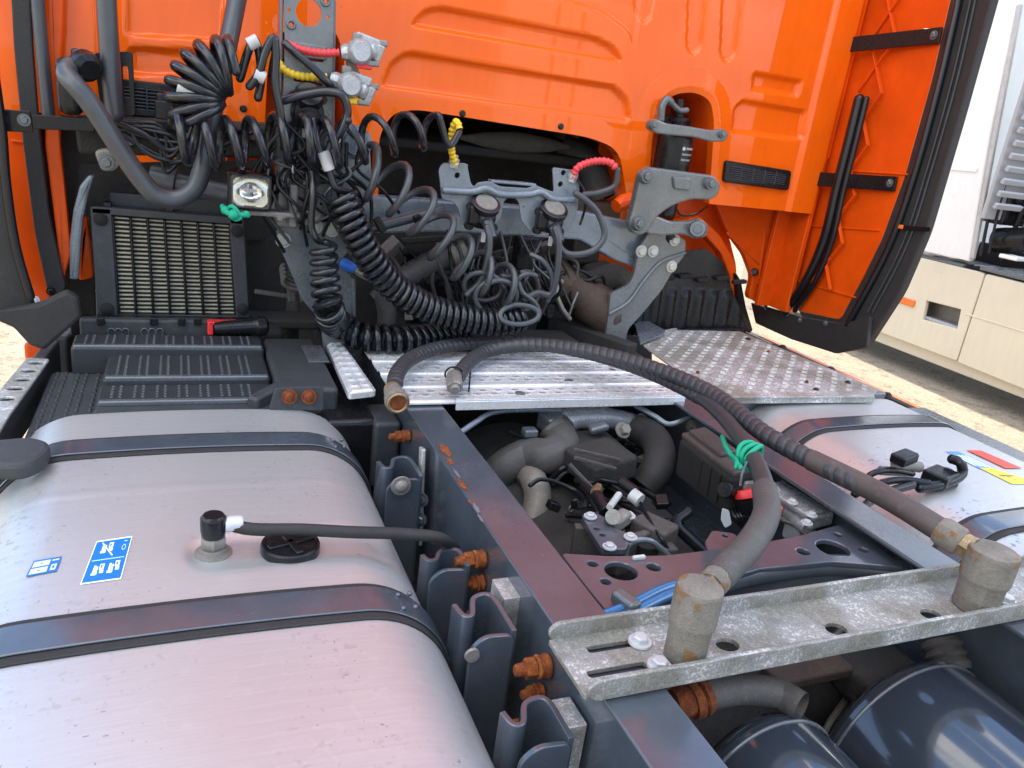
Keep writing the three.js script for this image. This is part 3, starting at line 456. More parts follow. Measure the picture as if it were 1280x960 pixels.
// ---------- chassis frame ----------
{
  const t = thing('chassis_frame', 'dark blue grey steel chassis frame, two rails running out from under the deck', 'truck frame');
  const rail = s => { const a = .391, f = .086, k = .009, P = [[a, .67], [a, .95], [a - f, .95], [a - f, .95 - k], [a - k, .95 - k], [a - k, .67 + k], [a - f, .67 + k], [a - f, .67]].map(([x, y]) => [s * x, y, 0]); return plate(P, 3.0, { r: .004, bevel: .0015 }).translate(0, 0, -1.3); };
  const L = put(t, 'rail', rail(-1), M.frame); put(t, 'rail', rail(1), M.frame);
  const flake = (c, a, b, turn) => { const P = []; for (let i = 0; i < 22; i++) { const t = i / 22 * 6.283, k = .62 + .55 * rnd(), x = Math.cos(t) * a * k, z = Math.sin(t) * b * k; P.push([c[0] + x * Math.cos(turn) - z * Math.sin(turn), c[1], c[2] + x * Math.sin(turn) + z * Math.cos(turn)]); } return plate(P, .0009, { ax: 'y', r: .001, bevel: .0003 }); };
  for (const [c, a, b] of [[[-.372,0.951,-1.326], .009, .034], [[-.377,0.951,-1.273], .006, .016], [[-.385,0.951,-1.177], .0055, .024], [[-.392,0.951,-1.113], .003, .010]]) put(L, 'rust_patch', flake(c, a, b, 0), M.rustBright);
  for (const [c, a, b] of [[[-.381,0.951,-1.222], .003, .020], [[-.389,0.951,-1.095], .004, .022], [[-.393,0.951,-1.057], .003, .016]]) put(L, 'bare_scratch', flake(c, a, b, 0), M.steelBlue);
  // pressed cross member with a rolled front edge
  const y = .915, P = [[-.278,0.915,-.98], [-.201,0.915,-.957], [-.102,0.915,-.941], [0.066,0.915,-.942], [0.203,0.915,-.954], [0.328,0.915,-.978], [0.335,0.915,-.943], [0.327,0.915,-.823], [0.197,0.915,-.866], [0.045,0.915,-.872], [-.085,0.915,-.848], [-.229,0.915,-.805], [-.277,0.915,-.805], [-.279,0.915,-.876]];
  const H = (p, r, k = .62) => [p[0], p[2], r, r * .95];
  put(t, 'cross_member', plate(P, .010, { ax: 'y', r: .012, bevel: .002, holes: [H([-.202,0.915,-.912], .027), H([-.239,0.915,-.94], .0085), H([-.242,0.915,-.89], .0085), H([-.141,0.915,-.912], .012), H([0.234,0.915,-.904], .03), H([0.166,0.915,-.905], .012), H([0.291,0.915,-.888], .009), H([0.283,0.915,-.943], .008)] }), M.crossm);
  put(t, 'rolled_edge', [cable([[-.065,0.9,-.871], [0.061,0.9,-.887], [0.217,0.9,-.881], [0.342,0.9,-.839]], .020, 12), bar([-.009,0.88,-.897], [0.368,0.88,-.854], .012, .07, .004)], M.crossm);
  put(t, 'rear_cross_member', box([0, .80, -.18], [.61, .2, .06], .01), M.frame);
  put(t, 'front_cross_member', box([0, .74, -2.1], [.61, .2, .1], .01), M.engineShadeDark);
  for (const p of [[0.382,0.874,-1.557], [0.382,0.827,-.968], [0.382,0.874,-.866]]) hexBolt(t, p, [-1, 0, 0], .012, { m: M.castDull });
  hexBolt(t, [-.391,0.722,-2.019], [-1, 0, 0], .009, { m: M.castDull });
  put(t, 'gusset', box([-.425, .83, -1.62], [.06, .16, .12], .01), M.plastic);
}

// ---------- fuel tanks ----------
const TANK = { hw: .33, top: .925, bot: .36, r: .13, crown: .012 };
function ring(n) {                // closed section around the tank, [x, y, nx, ny], starting at the middle of the top
  const { hw, top, bot, r } = TANK, out = [], pts = [], add = (x, y) => pts.push([x, y]);
  const arc = (cx, cy, a0) => { for (let i = 0; i <= 14; i++) { const a = a0 - i / 14 * Math.PI / 2; add(cx + r * Math.cos(a), cy + r * Math.sin(a)); } };
  for (let i = 0; i < 40; i++) add((hw - r) * i / 40, top); arc(hw - r, top - r, Math.PI / 2);
  for (let i = 1; i < 12; i++) add(hw, top - r - (top - bot - 2 * r) * i / 12); arc(hw - r, bot + r, 0);
  for (let i = 1; i < 12; i++) add(hw - r - 2 * (hw - r) * i / 12, bot); arc(-hw + r, bot + r, -Math.PI / 2);
  for (let i = 1; i < 12; i++) add(-hw, bot + r + (top - bot - 2 * r) * i / 12); arc(-hw + r, top - r, Math.PI);
  for (let i = 1; i < 40; i++) add(-(hw - r) + (hw - r) * i / 40, top);
  return pts.map(([x, y]) => [x, y + (y > .8 ? TANK.crown * (1 - (x / hw) ** 2) * sm(.80, .92, y) : 0)]);
}
const topY = dx => TANK.top + TANK.crown * (1 - (dx / TANK.hw) ** 2);
function ringNormals(R) { return R.map((p, i) => { const a = R[(i + R.length - 1) % R.length], b = R[(i + 1) % R.length], n = [-(b[1] - a[1]), b[0] - a[0]], l = -Math.hypot(...n); return [-n[0] / -l * -1, -n[1] / -l * -1].map(v => v); }); }
function loft(secs, capA, capB) {  // secs: arrays of [x, y, z], all of the same length
  const n = secs[0].length, pos = [], idx = []; secs.forEach(s => s.forEach(p => pos.push(...p)));
  for (let i = 0; i < secs.length - 1; i++) for (let j = 0; j < n; j++) { const a = i * n + j, b = i * n + (j + 1) % n, c = a + n, d = b + n; idx.push(a, c, b, b, c, d); }
  for (const [on, s, f] of [[capA, 0, 1], [capB, secs.length - 1, 0]]) if (on) { const c = pos.length / 3, m = secs[s].reduce((q, p) => [q[0] + p[0] / n, q[1] + p[1] / n, q[2] + p[2] / n], [0, 0, 0]); pos.push(...m); for (let j = 0; j < n; j++) { const a = s * n + j, b = s * n + (j + 1) % n; f ? idx.push(c, a, b) : idx.push(c, b, a); } }
  const g = new THREE.BufferGeometry(); g.setAttribute('position', new THREE.Float32BufferAttribute(pos, 3)); g.setIndex(idx); g.computeVertexNormals(); return g;
}
const RING = ring();
function tankGeo(cx, z0, z1, dish) {
  const secs = [], add = (z, ins) => secs.push(RING.map(([x, y]) => {
    const m = (TANK.top + TANK.bot) / 2, k = 1 - ins / .33; let Y = m + (y - m) * k, X = x * k;
    if (dish && y > .9) { Y += dish(X + cx, z); }
    return [cx + X, Y, z];
  }));
  for (let i = 0; i <= 8; i++) { const a = i / 8 * Math.PI / 2; add(z0 + .035 * (1 - Math.sin(a)), .035 * (1 - Math.cos(a))); }
  secs.reverse(); const first = secs.length; void first; secs.reverse();
  const n = Math.round((z1 - z0 - .07) / .011); for (let i = 1; i < n; i++) add(z0 + .035 + (z1 - z0 - .07) * i / n, 0);
  for (let i = 0; i <= 8; i++) { const a = i / 8 * Math.PI / 2; add(z1 - .035 + .035 * Math.sin(a), .035 * (1 - Math.cos(a))); }
  // the front end starts at z0: reorder so that z grows
  const A = secs.slice(0, 9).sort((p, q) => p[0][2] - q[0][2]).map((s, i, arr) => s);
  return loft([...A, ...secs.slice(9)], true, true);
}
function strapGeo(cx, z, w, o, th, from, to) {      // a band over the tank; from / to: ring positions of its two ends
  const N = RING.length, secs = [], e = .0015;
  for (let i = from; i <= to; i++) {
    const k = ((i % N) + N) % N, p = RING[k], a = RING[(k + N - 1) % N], b = RING[(k + 1) % N]; let nx = (b[1] - a[1]), ny = -(b[0] - a[0]); const l = Math.hypot(nx, ny); nx = -nx / l; ny = -ny / l;
    const at = (q, zz) => [cx + p[0] + nx * q, p[1] + ny * q, zz];
    secs.push([at(o, z - w / 2), at(o + th - e, z - w / 2), at(o + th, z - w / 2 + e), at(o + th, z + w / 2 - e), at(o + th - e, z + w / 2), at(o, z + w / 2)]);
  }
  return loft(secs, true, true).toNonIndexed();
}
function stickerGeo(P, lift, n = 10) {               // a printed foil that follows the tank top; P: four corners, u along 0-1, v along 0-3
  const pos = [], uv = [], idx = [];
  for (let j = 0; j <= n; j++) for (let i = 0; i <= n; i++) { const u = i / n, v = j / n, x = (P[0][0] * (1 - u) + P[1][0] * u) * (1 - v) + (P[3][0] * (1 - u) + P[2][0] * u) * v, z = (P[0][2] * (1 - u) + P[1][2] * u) * (1 - v) + (P[3][2] * (1 - u) + P[2][2] * u) * v; pos.push(x, topY(x > 0 ? x - .855 : x + .825) + lift, z); uv.push(u, 1 - v); }
  for (let j = 0; j < n; j++) for (let i = 0; i < n; i++) { const a = j * (n + 1) + i; idx.push(a, a + n + 1, a + 1, a + 1, a + n + 1, a + n + 2); }
  const g = new THREE.BufferGeometry(); g.setAttribute('position', new THREE.Float32BufferAttribute(pos, 3)); g.setAttribute('uv', new THREE.Float32BufferAttribute(uv, 2)); g.setIndex(idx); g.computeVertexNormals(); g.userData.ownUV = true; return g;
}
const foil = t => new THREE.MeshStandardMaterial({ map: t, roughness: .4, side: THREE.DoubleSide });
{
  const t = thing('fuel_tank', 'large brushed aluminium fuel tank with round black cap and blue stickers, left of frame', 'fuel tank');
  const V0 = [-.805,0.93,-1.056], C0 = [-.698,0.93,-1.046];
  const dish = (x, z) => { const a = V0[0] + .01, b = -.50, px = Math.max(a, Math.min(b, x)), d = Math.hypot(x - px, (z - (V0[2] + .004))); return -.0055 * (1 - sm(.036, .050, d)) + .0012 * Math.exp(-(((z + 1.262) / .006) ** 2)); };
  put(t, 'tank_shell', tankGeo(-.825, -1.625, .15, dish), M.alum);
  const cap = put(t, 'filler_cap', [lathe(off(C0, [0, -.006, 0]), off(C0, [0, .012, 0]), [[0, .036], [.25, .043], [.85, .043], [1, .038]], 40), ...[0, Math.PI / 2].map(a => box(off(C0, [0, .0125, 0]).toArray(), [.07, .009, .012], .003).translate(-C0[0], 0, -C0[2]).applyMatrix4(new THREE.Matrix4().makeRotationY(a + .3)).translate(C0[0], 0, C0[2]))], M.black);
  put(cap, 'cap_rim', new THREE.TorusGeometry(.039, .004, 8, 40).rotateX(Math.PI / 2).translate(C0[0], C0[1] + .0105, C0[2]), M.black);
  const v = put(t, 'vent_valve', [lathe(off(V0, [0, -.006, 0]), off(V0, [0, .012, 0]), [[0, .028], [.5, .026], [.6, .019], [1, .018]], 24), lathe(off(V0, [0, .012, 0]), off(V0, [0, .032, 0]), [[0, .016], [.3, .019], [.7, .019], [1, .014]], 6)], M.castDull);
  put(v, 'valve_head', lathe(off(V0, [0, .030, 0]), off(V0, [0, .064, 0]), [[0, .016], [.3, .018], [.85, .018], [1, .014]], 24), M.black);
  put(v, 'hose_clip', lathe(off(V0, [.016, .047, 0]), off(V0, [.040, .047, 0]), [[0, .011], [.2, .012], [.8, .012], [1, .010]], 16), M.zinc);
  for (const [z, nm] of [[-1.43, 'far'], [-.895, 'near']]) {
    put(t, 'strap_liner', strapGeo(-.825, z, .082, .0003, .0035, -73, 57), M.rubber);
    const s = put(t, 'tank_strap', strapGeo(-.825, z, .056, .004, .0035, -73, 57), M.frame);
    for (const [dx, dz] of [[.288, -.016], [.305, -.016], [.288, .016], [.305, .016]]) put(s, 'rivet', ball([-.825 + dx - .03, topY(.262) - .004, z + dz], .004, 8), M.frame);
  }
  put(t, 'strap_tensioner', plate([[-1.133,0.95,-1.324], [-1.15,0.95,-1.417], [-1.082,0.95,-1.429], [-1.048,0.95,-1.399], [-1.051,0.95,-1.349], [-1.077,0.95,-1.311]], .03, { ax: 'y', r: .02, bevel: .008 }), M.plastic);
  const big = canvasTex(256, 200, (c, w, h) => {
    c.fillStyle = '#f2f6fa'; c.fillRect(0, 0, w, h); c.fillStyle = '#0d6fc4'; c.fillRect(6, 6, w - 12, h - 12); c.fillStyle = '#eef4fa';
    const man = (x, y) => { c.fillRect(x, y, 14, 30); c.fillRect(x + 18, y + 6, 12, 26); c.fillRect(x - 4, y + 32, 36, 12); };
    const dev = (x, y) => { c.fillRect(x, y, 30, 26); c.fillRect(x + 8, y + 28, 26, 14); c.fillStyle = '#0d6fc4'; c.fillRect(x + 6, y + 6, 12, 12); c.fillStyle = '#eef4fa'; };
    man(60, 22); dev(104, 18); man(50, 122); dev(88, 118); man(150, 120); dev(188, 112); c.strokeStyle = '#eef4fa'; c.lineWidth = 7; c.beginPath(); c.moveTo(50, 14); c.lineTo(150, 84); c.stroke(); c.lineWidth = 3; c.beginPath(); c.moveTo(20, 98); c.lineTo(236, 98); c.stroke(); c.beginPath(); c.arc(214, 50, 12, 0, 7); c.stroke(); c.fillRect(205, 18, 24, 3);
  });
  put(t, 'blue_sticker', stickerGeo([[-.959,0.933,-1.107], [-.913,0.933,-1.112], [-.922,0.933,-1.002], [-.97,0.933,-1]], .0012), foil(big), { label: 'blue and white pictogram sticker' });
  const small = canvasTex(192, 96, (c, w, h) => { c.fillStyle = '#1a6cb4'; c.fillRect(0, 0, w, h); c.fillStyle = '#c6cfd6'; c.fillRect(10, 10, 112, 34); c.fillRect(10, 52, 112, 34); c.fillRect(134, 12, 46, 10); c.fillRect(140, 44, 36, 38); c.fillStyle = '#1a6cb4'; c.fillRect(58, 22, 16, 6); c.fillRect(58, 66, 16, 6); c.fillRect(150, 54, 14, 16); });
  put(t, 'blue_sticker', stickerGeo([[-1.032,0.927,-1.073], [-.999,0.927,-1.077], [-1.001,0.927,-1.04], [-1.036,0.927,-1.035]], .0012), foil(small), { label: 'small blue and grey sticker' });
  single('breather_hose', tube([off(V0, [.02, .047, 0]), [-.758,0.97,-1.05], [-.68,0.965,-1.043], [-.61,0.96,-1.033], [-.535,0.95,-1.033], [-.477,0.94,-1.03], [-.421,0.88,-1.089]], .0095), M.rubber, 'thin black hose running from the tank valve to the frame, past the round cap', 'hose');
}
{
  const t = thing('fuel_tank', 'aluminium tank with sensor plug and red and yellow stickers, right of the frame', 'tank');
  put(t, 'tank_shell', tankGeo(.855, -1.60, .1), M.alum);
  for (const z of [-1.40, -.90]) { put(t, 'strap_liner', strapGeo(.855, z, .078, .0003, .0035, -57, 60), M.rubber); put(t, 'tank_strap', strapGeo(.855, z, .052, .004, .0035, -57, 60), M.frame); }
  const st = (P, c, l, draw) => { const g = stickerGeo(P, .001 + c * .0006); put(t, 'warning_sticker', g, foil(canvasTex(128, 64, draw)), { label: l }); };
  st([[0.955,0.934,-1.211], [1.001,0.934,-1.206], [1.015,0.934,-1.104], [0.958,0.934,-1.107]], 2, 'red sticker', (c, w, h) => { c.fillStyle = '#d8421c'; c.fillRect(0, 0, w, h); c.fillStyle = '#c23314'; c.fillRect(6, 6, w - 12, h - 12); });
  st([[0.88,0.934,-1.21], [0.92,0.934,-1.206], [0.929,0.934,-1.081], [0.877,0.934,-1.112]], 0, 'blue and white sticker', (c, w, h) => { c.fillStyle = '#4a86c8'; c.fillRect(0, 0, w, h); c.fillStyle = '#e8eef2'; for (let i = 0; i < 4; i++) c.fillRect(12 + i * 30, 12, 16, 38); });
  st([[0.882,0.934,-1.116], [0.92,0.934,-1.111], [0.969,0.934,-1.026], [0.882,0.934,-1.034]], 1, 'yellow sticker', (c, w, h) => { c.fillStyle = '#e6e21e'; c.fillRect(0, 0, w, h); c.fillStyle = '#3a3a18'; c.fillRect(56, 14, 8, 36); c.fillRect(20, 30, 90, 5); });
  // sender with plugs and bent pipe
  const S = put(t, 'tank_sender', [box([0.679,0.955,-1.062], [.07, .03, .055], .006, [0, .3, 0]), lathe([0.735,0.93,-1.089], [0.706,0.942,-1.069], [[0, .03], [1, .028]], 32), box([0.57,1,-1.077], [.055, .022, .035], .005, [0, .2, .1])], M.black);
  put(S, 'plug_body', [cyl([0.55,0.985,-1.08], [0.626,0.975,-1.076], .012), cyl([0.518,0.97,-1.083], [0.605,0.965,-1.075], .010)], M.castDull);
  put(S, 'sender_lead', [cable([[0.469,0.945,-1.08], [0.484,0.97,-1.072], [0.532,0.975,-1.072], [0.597,0.965,-1.068]], .007), cable([[0.439,0.93,-1.062], [0.496,0.955,-1.056], [0.559,0.96,-1.053], [0.617,0.955,-1.04]], .008), cable([[0.386,0.93,-.995], [0.433,0.94,-1.016], [0.489,0.95,-1.027], [0.569,0.955,-1.039]], .009)], M.black);
  put(t, 'elbow_pipe', tube([[0.597,0.945,-1.04], [0.646,0.95,-1.038], [0.7,0.955,-1.044], [0.74,0.965,-1.058], [0.733,0.985,-1.066], [0.729,0.985,-1.083]], .011), M.black);
}
{
  const t = thing('side_skirt', 'orange and black lower side skirt along the outer edge of the right tank', 'side skirt');
  put(t, 'skirt_panel', box([1.275, .70, -1.50], [.05, .36, 1.75], .012), M.orange);
  put(t, 'skirt_seal', box([1.225, .885, -1.72], [.03, .012, 1.4], .004), M.rubber);
  put(t, 'inner_angle', [box([1.165, .905, -1.05], [.085, .012, 1.0], .003), box([1.205, .885, -1.05], [.008, .05, 1.0], .003)], M.steelGrey);
  for (const p of [[1.225, .891, -2.2], [1.225, .891, -1.95], [1.225, .891, -1.7], [1.225, .891, -1.5]]) hexBolt(t, p, [0, 1, 0], .010, { m: M.rubber });
}

// ---------- decks and steps ----------
{
  const t = thing('deck_plate', 'perforated pale aluminium deck plate with raised strips, across the frame rails', 'deck plate');
  const u0 = -.405, u1 = .335, z0 = -1.555, dep = .37, bands = 4, bw = dep / bands;
  const rows = [[], []];
  const hf = (u, v) => { const w = ((v - 1.555) / bw) % 1; return .005 * (sm(0, .08, w) - sm(.28, .36, w)); };
  const pos = []; for (let b = 0; b < bands; b++) for (let r = 0; r < 2; r++) for (let i = 0; i < 17; i++) pos.push([u0 + .03 + i * .042 + (r ? .02 : 0), 1.555 + (b + .52 + r * .26) * bw]);
  const near = (u, v) => { let d = 1e9; for (const [a, b] of pos) { if (Math.abs(u - a) < .03 && Math.abs(v - b) < .02) d = Math.min(d, (Math.hypot((u - a) / 2.1, v - b) - .0054)); } return Math.min(d, .02); };
  put(t, 'deck_sheet', sheet({ u0, u1, v0: 1.555, v1: 1.555 + dep, step: .0034, th: .003, h: (u, v) => hf(u, v) + .002 * Math.max(0, 1 - near(u, v) / .006), cut: near, place: FACE.y(.957) }), M.deck);
  put(t, 'front_lip', [box([.03, .952, -1.549], [.615, .022, .006], .002), box([.03, .9645, -1.553], [.615, .003, .012], .001)], M.deck);
  for (const i of [0, 1, 2]) put(t, 'clamp_screw', lathe([-.1 + i * .17, .958, -1.60 - i * .08], [-.1 + i * .17, .963, -1.60 - i * .08], [[0, .013], [.6, .012], [1, .007]], 16), M.steelGrey);
}
{
  const t = thing('deck_plate', 'small perforated aluminium foot plate between the black step and the left rail', 'foot plate');
  const P = [[-.495,0.965,-2.004], [-.45,0.965,-1.977], [-.44,0.965,-1.629], [-.506,0.965,-1.612]].map(p => [p[0], -p[2]]), f = sdPoly(roundPts(P, .012));
  const C = []; for (let i = 0; i < 9; i++) for (let k = 0; k < 2; k++) { const u = (i + .6) / 9.4, a = .28 + .42 * k; C.push([(P[0][0] * (1 - u) + P[3][0] * u) * (1 - a) + (P[1][0] * (1 - u) + P[2][0] * u) * a, (P[0][1] * (1 - u) + P[3][1] * u) * (1 - a) + (P[1][1] * (1 - u) + P[2][1] * u) * a]); }
  const d = (u, v) => Math.min(...C.map(([a, b]) => Math.hypot((u - a) / 1.6, v - b) - .004));
  const us = P.map(p => p[0]), vs = P.map(p => p[1]);
  put(t, 'foot_sheet', sheet({ u0: Math.min(...us) - .01, u1: Math.max(...us) + .01, v0: Math.min(...vs) - .01, v1: Math.max(...vs) + .01, step: .003, th: .012, cut: (u, v) => Math.min(-f(u, v), d(u, v)), h: (u, v) => .004 * Math.max(0, 1 - Math.max(0, d(u, v)) / .007) - .006 * sm(-.012, 0, f(u, v)), place: FACE.y(.965) }), M.deck);
}
{
  const t = thing('tread_plate', 'diamond pattern aluminium tread plate with a cut corner, right of the perforated deck', 'tread plate');
  const P = [[0.469,0.962,-1.996], [0.539,0.962,-2.084], [0.706,0.962,-2.156], [0.971,0.962,-2.15], [0.998,0.962,-1.873], [1.025,0.962,-1.571], [0.945,0.962,-1.516], [0.449,0.962,-1.536], [0.432,0.962,-1.676]];
  put(t, 'tread_sheet', plate(P, .005, { ax: 'y', r: .01, bevel: .001 }), M.galvBright);
  const f = sdPoly(P.map(p => [p[0], p[2]])), B = new THREE.SphereGeometry(1, 6, 4).scale(.0115, .0012, .0016), bars = [];
  for (let i = 0; i < 22; i++) for (let j = 0; j < 22; j++) { const cx = .40 + i * .030, cz = -2.2 + j * .030, turn = (i + j) % 2 ? Math.PI / 4 : -Math.PI / 4; for (let k = -1; k <= 1; k += .5) { const x = cx - Math.sin(turn) * k * .0115, z = cz - Math.cos(turn) * k * .0115; if (f(x, z) < -.014) bars.push(B.clone().rotateY(turn).translate(x, .9646, z)); } }
  put(t, 'tread_pattern', bars, M.galvBright, { kind: 'stuff' });
  put(t, 'plate_lip', [bar([0.461,0.95,-1.549], [0.966,0.95,-1.527], .005, .02, .002), bar([0.526,0.968,-2.064], [0.698,0.968,-2.145], .01, .012, .003)], M.galvBright);
  put(t, 'corner_plate', plate([[0.503,0.97,-2.056], [0.487,0.99,-2.078], [0.497,1.03,-2.068], [0.663,0.97,-2.127]].map((p, i) => [p[0], .966, p[2]]), .004, { ax: 'y', r: .006, bevel: .001 }), M.steelBlue);
  put(t, 'under_bracket', [box([.445, .90, -1.85], [.10, .04, .62], .01), box([.66, .925, -1.60], [.42, .05, .04], .006), box([1.04, .92, -1.62], [.1, .05, .06], .01)], M.steelGrey);
  for (const p of [[0.49,0.966,-1.716], [0.805,0.966,-1.628], [0.897,0.966,-1.909]]) put(t, 'rusty_screw', lathe(p, off(p, [0, .006, 0]), [[0, .006], [.5, .0055], [1, .003]], 12), M.rust);
  for (const p of [[0.926,0.966,-2.05], [0.788,0.966,-1.57], [0.958,0.966,-1.623]]) put(t, 'screw', lathe(p, off(p, [0, .005, 0]), [[0, .009], [.5, .008], [1, .004]], 12), M.black);
}
{
  const t = thing('battery_box_step', 'black plastic stepped box cover with studded treads, below the oil cooler', 'step');
  const lev = [['back', -1.075, -.655, -2.03, -1.925, .965], ['mid', -1.0, -.655, -1.935, -1.765, .945], ['low', -1.005, -.655, -1.775, -1.66, .93]];
  const stud = new THREE.SphereGeometry(1, 6, 4, 0, 6.29, 0, 1.6).scale(.0042, .0034, .0062), hol = [];
  for (const [n, x0, x1, z0, z1, y] of lev) {
    const tr = put(t, 'tread', box([(x0 + x1) / 2, y - .035, (z0 + z1) / 2], [x1 - x0, .07, z1 - z0], .008), M.tread), g = [];
    for (let x = x0 + .035; x < x1 - .02; x += .043) for (let z = z0 + .018; z < z1 - .022; z += .0155) for (const s of [-.0075, .0075]) g.push(stud.clone().rotateY(s * 60 + rr(-.1, .1)).translate(x + s, y, z));
    put(tr, 'tread_studs', g, M.coilGrey, { kind: 'stuff' });
    put(tr, 'nosing', box([(x0 + x1) / 2, y - .002, z1 - .008], [x1 - x0 - .01, .012, .016], .004), M.steelGrey);
  }
  const b = put(t, 'lower_tread', box([-1.055, .865, -1.755], [.13, .07, .38], .012), M.plastic), g2 = [];
  for (let i = 0; i < 3; i++) for (let j = 0; j < 13; j++) for (const s of [-.0085, .0085]) for (const q of [-.005, .005]) g2.push(stud.clone().scale(1.25, 1, .8).translate(-1.095 + i * .042 + s, .900, -1.925 + j * .028 + q));
  put(b, 'tread_studs', g2, M.tread, { kind: 'stuff' });
  put(t, 'front_fascia', [box([-.83, .872, -1.645], [.36, .10, .05], .015), box([-.83, .918, -1.645], [.35, .01, .052], .004)], M.plastic);
  put(t, 'side_cover', box([-.585, .925, -1.84], [.13, .07, .38], .012), M.plastic);
  put(t, 'cover_label', box([[-.537,0.962,-1.891][0], .9615, [-.537,0.962,-1.891][2]], [.05, .003, .13], .001), M.steelGrey);
  put(t, 'box_body', [box([-.79, .66, -1.86], [.52, .42, .36], .015), box([-.50, .80, -1.80], [.12, .22, .44], .015)], M.black);
  put(t, 'sloped_arm', [bar([-.706,0.93,-1.636], [-.638,0.94,-1.704], .03, .035, .008), bar([-.641,0.94,-1.704], [-.536,0.94,-1.721], .03, .03, .008)], M.plastic);
  const k = put(t, 'end_bracket', plate([[-.663,0.983,-1.6], [-.564,0.985,-1.6], [-.562,0.93,-1.6], [-.675,0.933,-1.6]], .012, { r: .008 }), M.plastic);
  for (const p of [[-.635,0.965,-1.59], [-.595,0.964,-1.59]]) hexBolt(k, p, [0, .2, 1], .011, { m: M.rust, name: 'rusty_bolt', dome: true });
}
{
  const t = thing('side_step_rail', 'galvanised side rail with a row of round holes, at the left picture edge', 'side rail');
  const P = [[-1.164,0.93,-1.947], [-1.119,0.93,-1.936], [-1.144,0.93,-1.605], [-1.158,0.93,-1.235], [-1.209,0.93,-1.243], [-1.187,0.93,-1.691]];
  const H = [[44, 453], [36, 463], [27, 474], [17, 485], [6, 497], [-6, 510]];
  put(t, 'rail_top', plate(P, .006, { ax: 'y', r: .006, holes: [[-1.142,0.93,-1.908], [-1.147,0.93,-1.855], [-1.152,0.93,-1.8], [-1.157,0.93,-1.747], [-1.163,0.93,-1.689]].map(p => [p[0], p[2], .016, .011]) }), M.galvBright);
  put(t, 'rail_web', bar([-1.135,0.87,-2.121], [-1.188,0.87,-1.463], .03, .10, .006), M.plastic);
  put(t, 'added_rail_end', [bar([-1.112,0.84,-2.378], [-1.134,0.86,-2.144], .06, .12, .01), box([-1.18,0.7,-2.732], [.12, .3, .3], .02)], M.plastic);  // blocks added behind the rail to cover a gap onto bright ground
  put(t, 'orange_end', box([-1.166,0.9,-2.086], [.05, .05, .02], .012), M.orangeFlat);
}

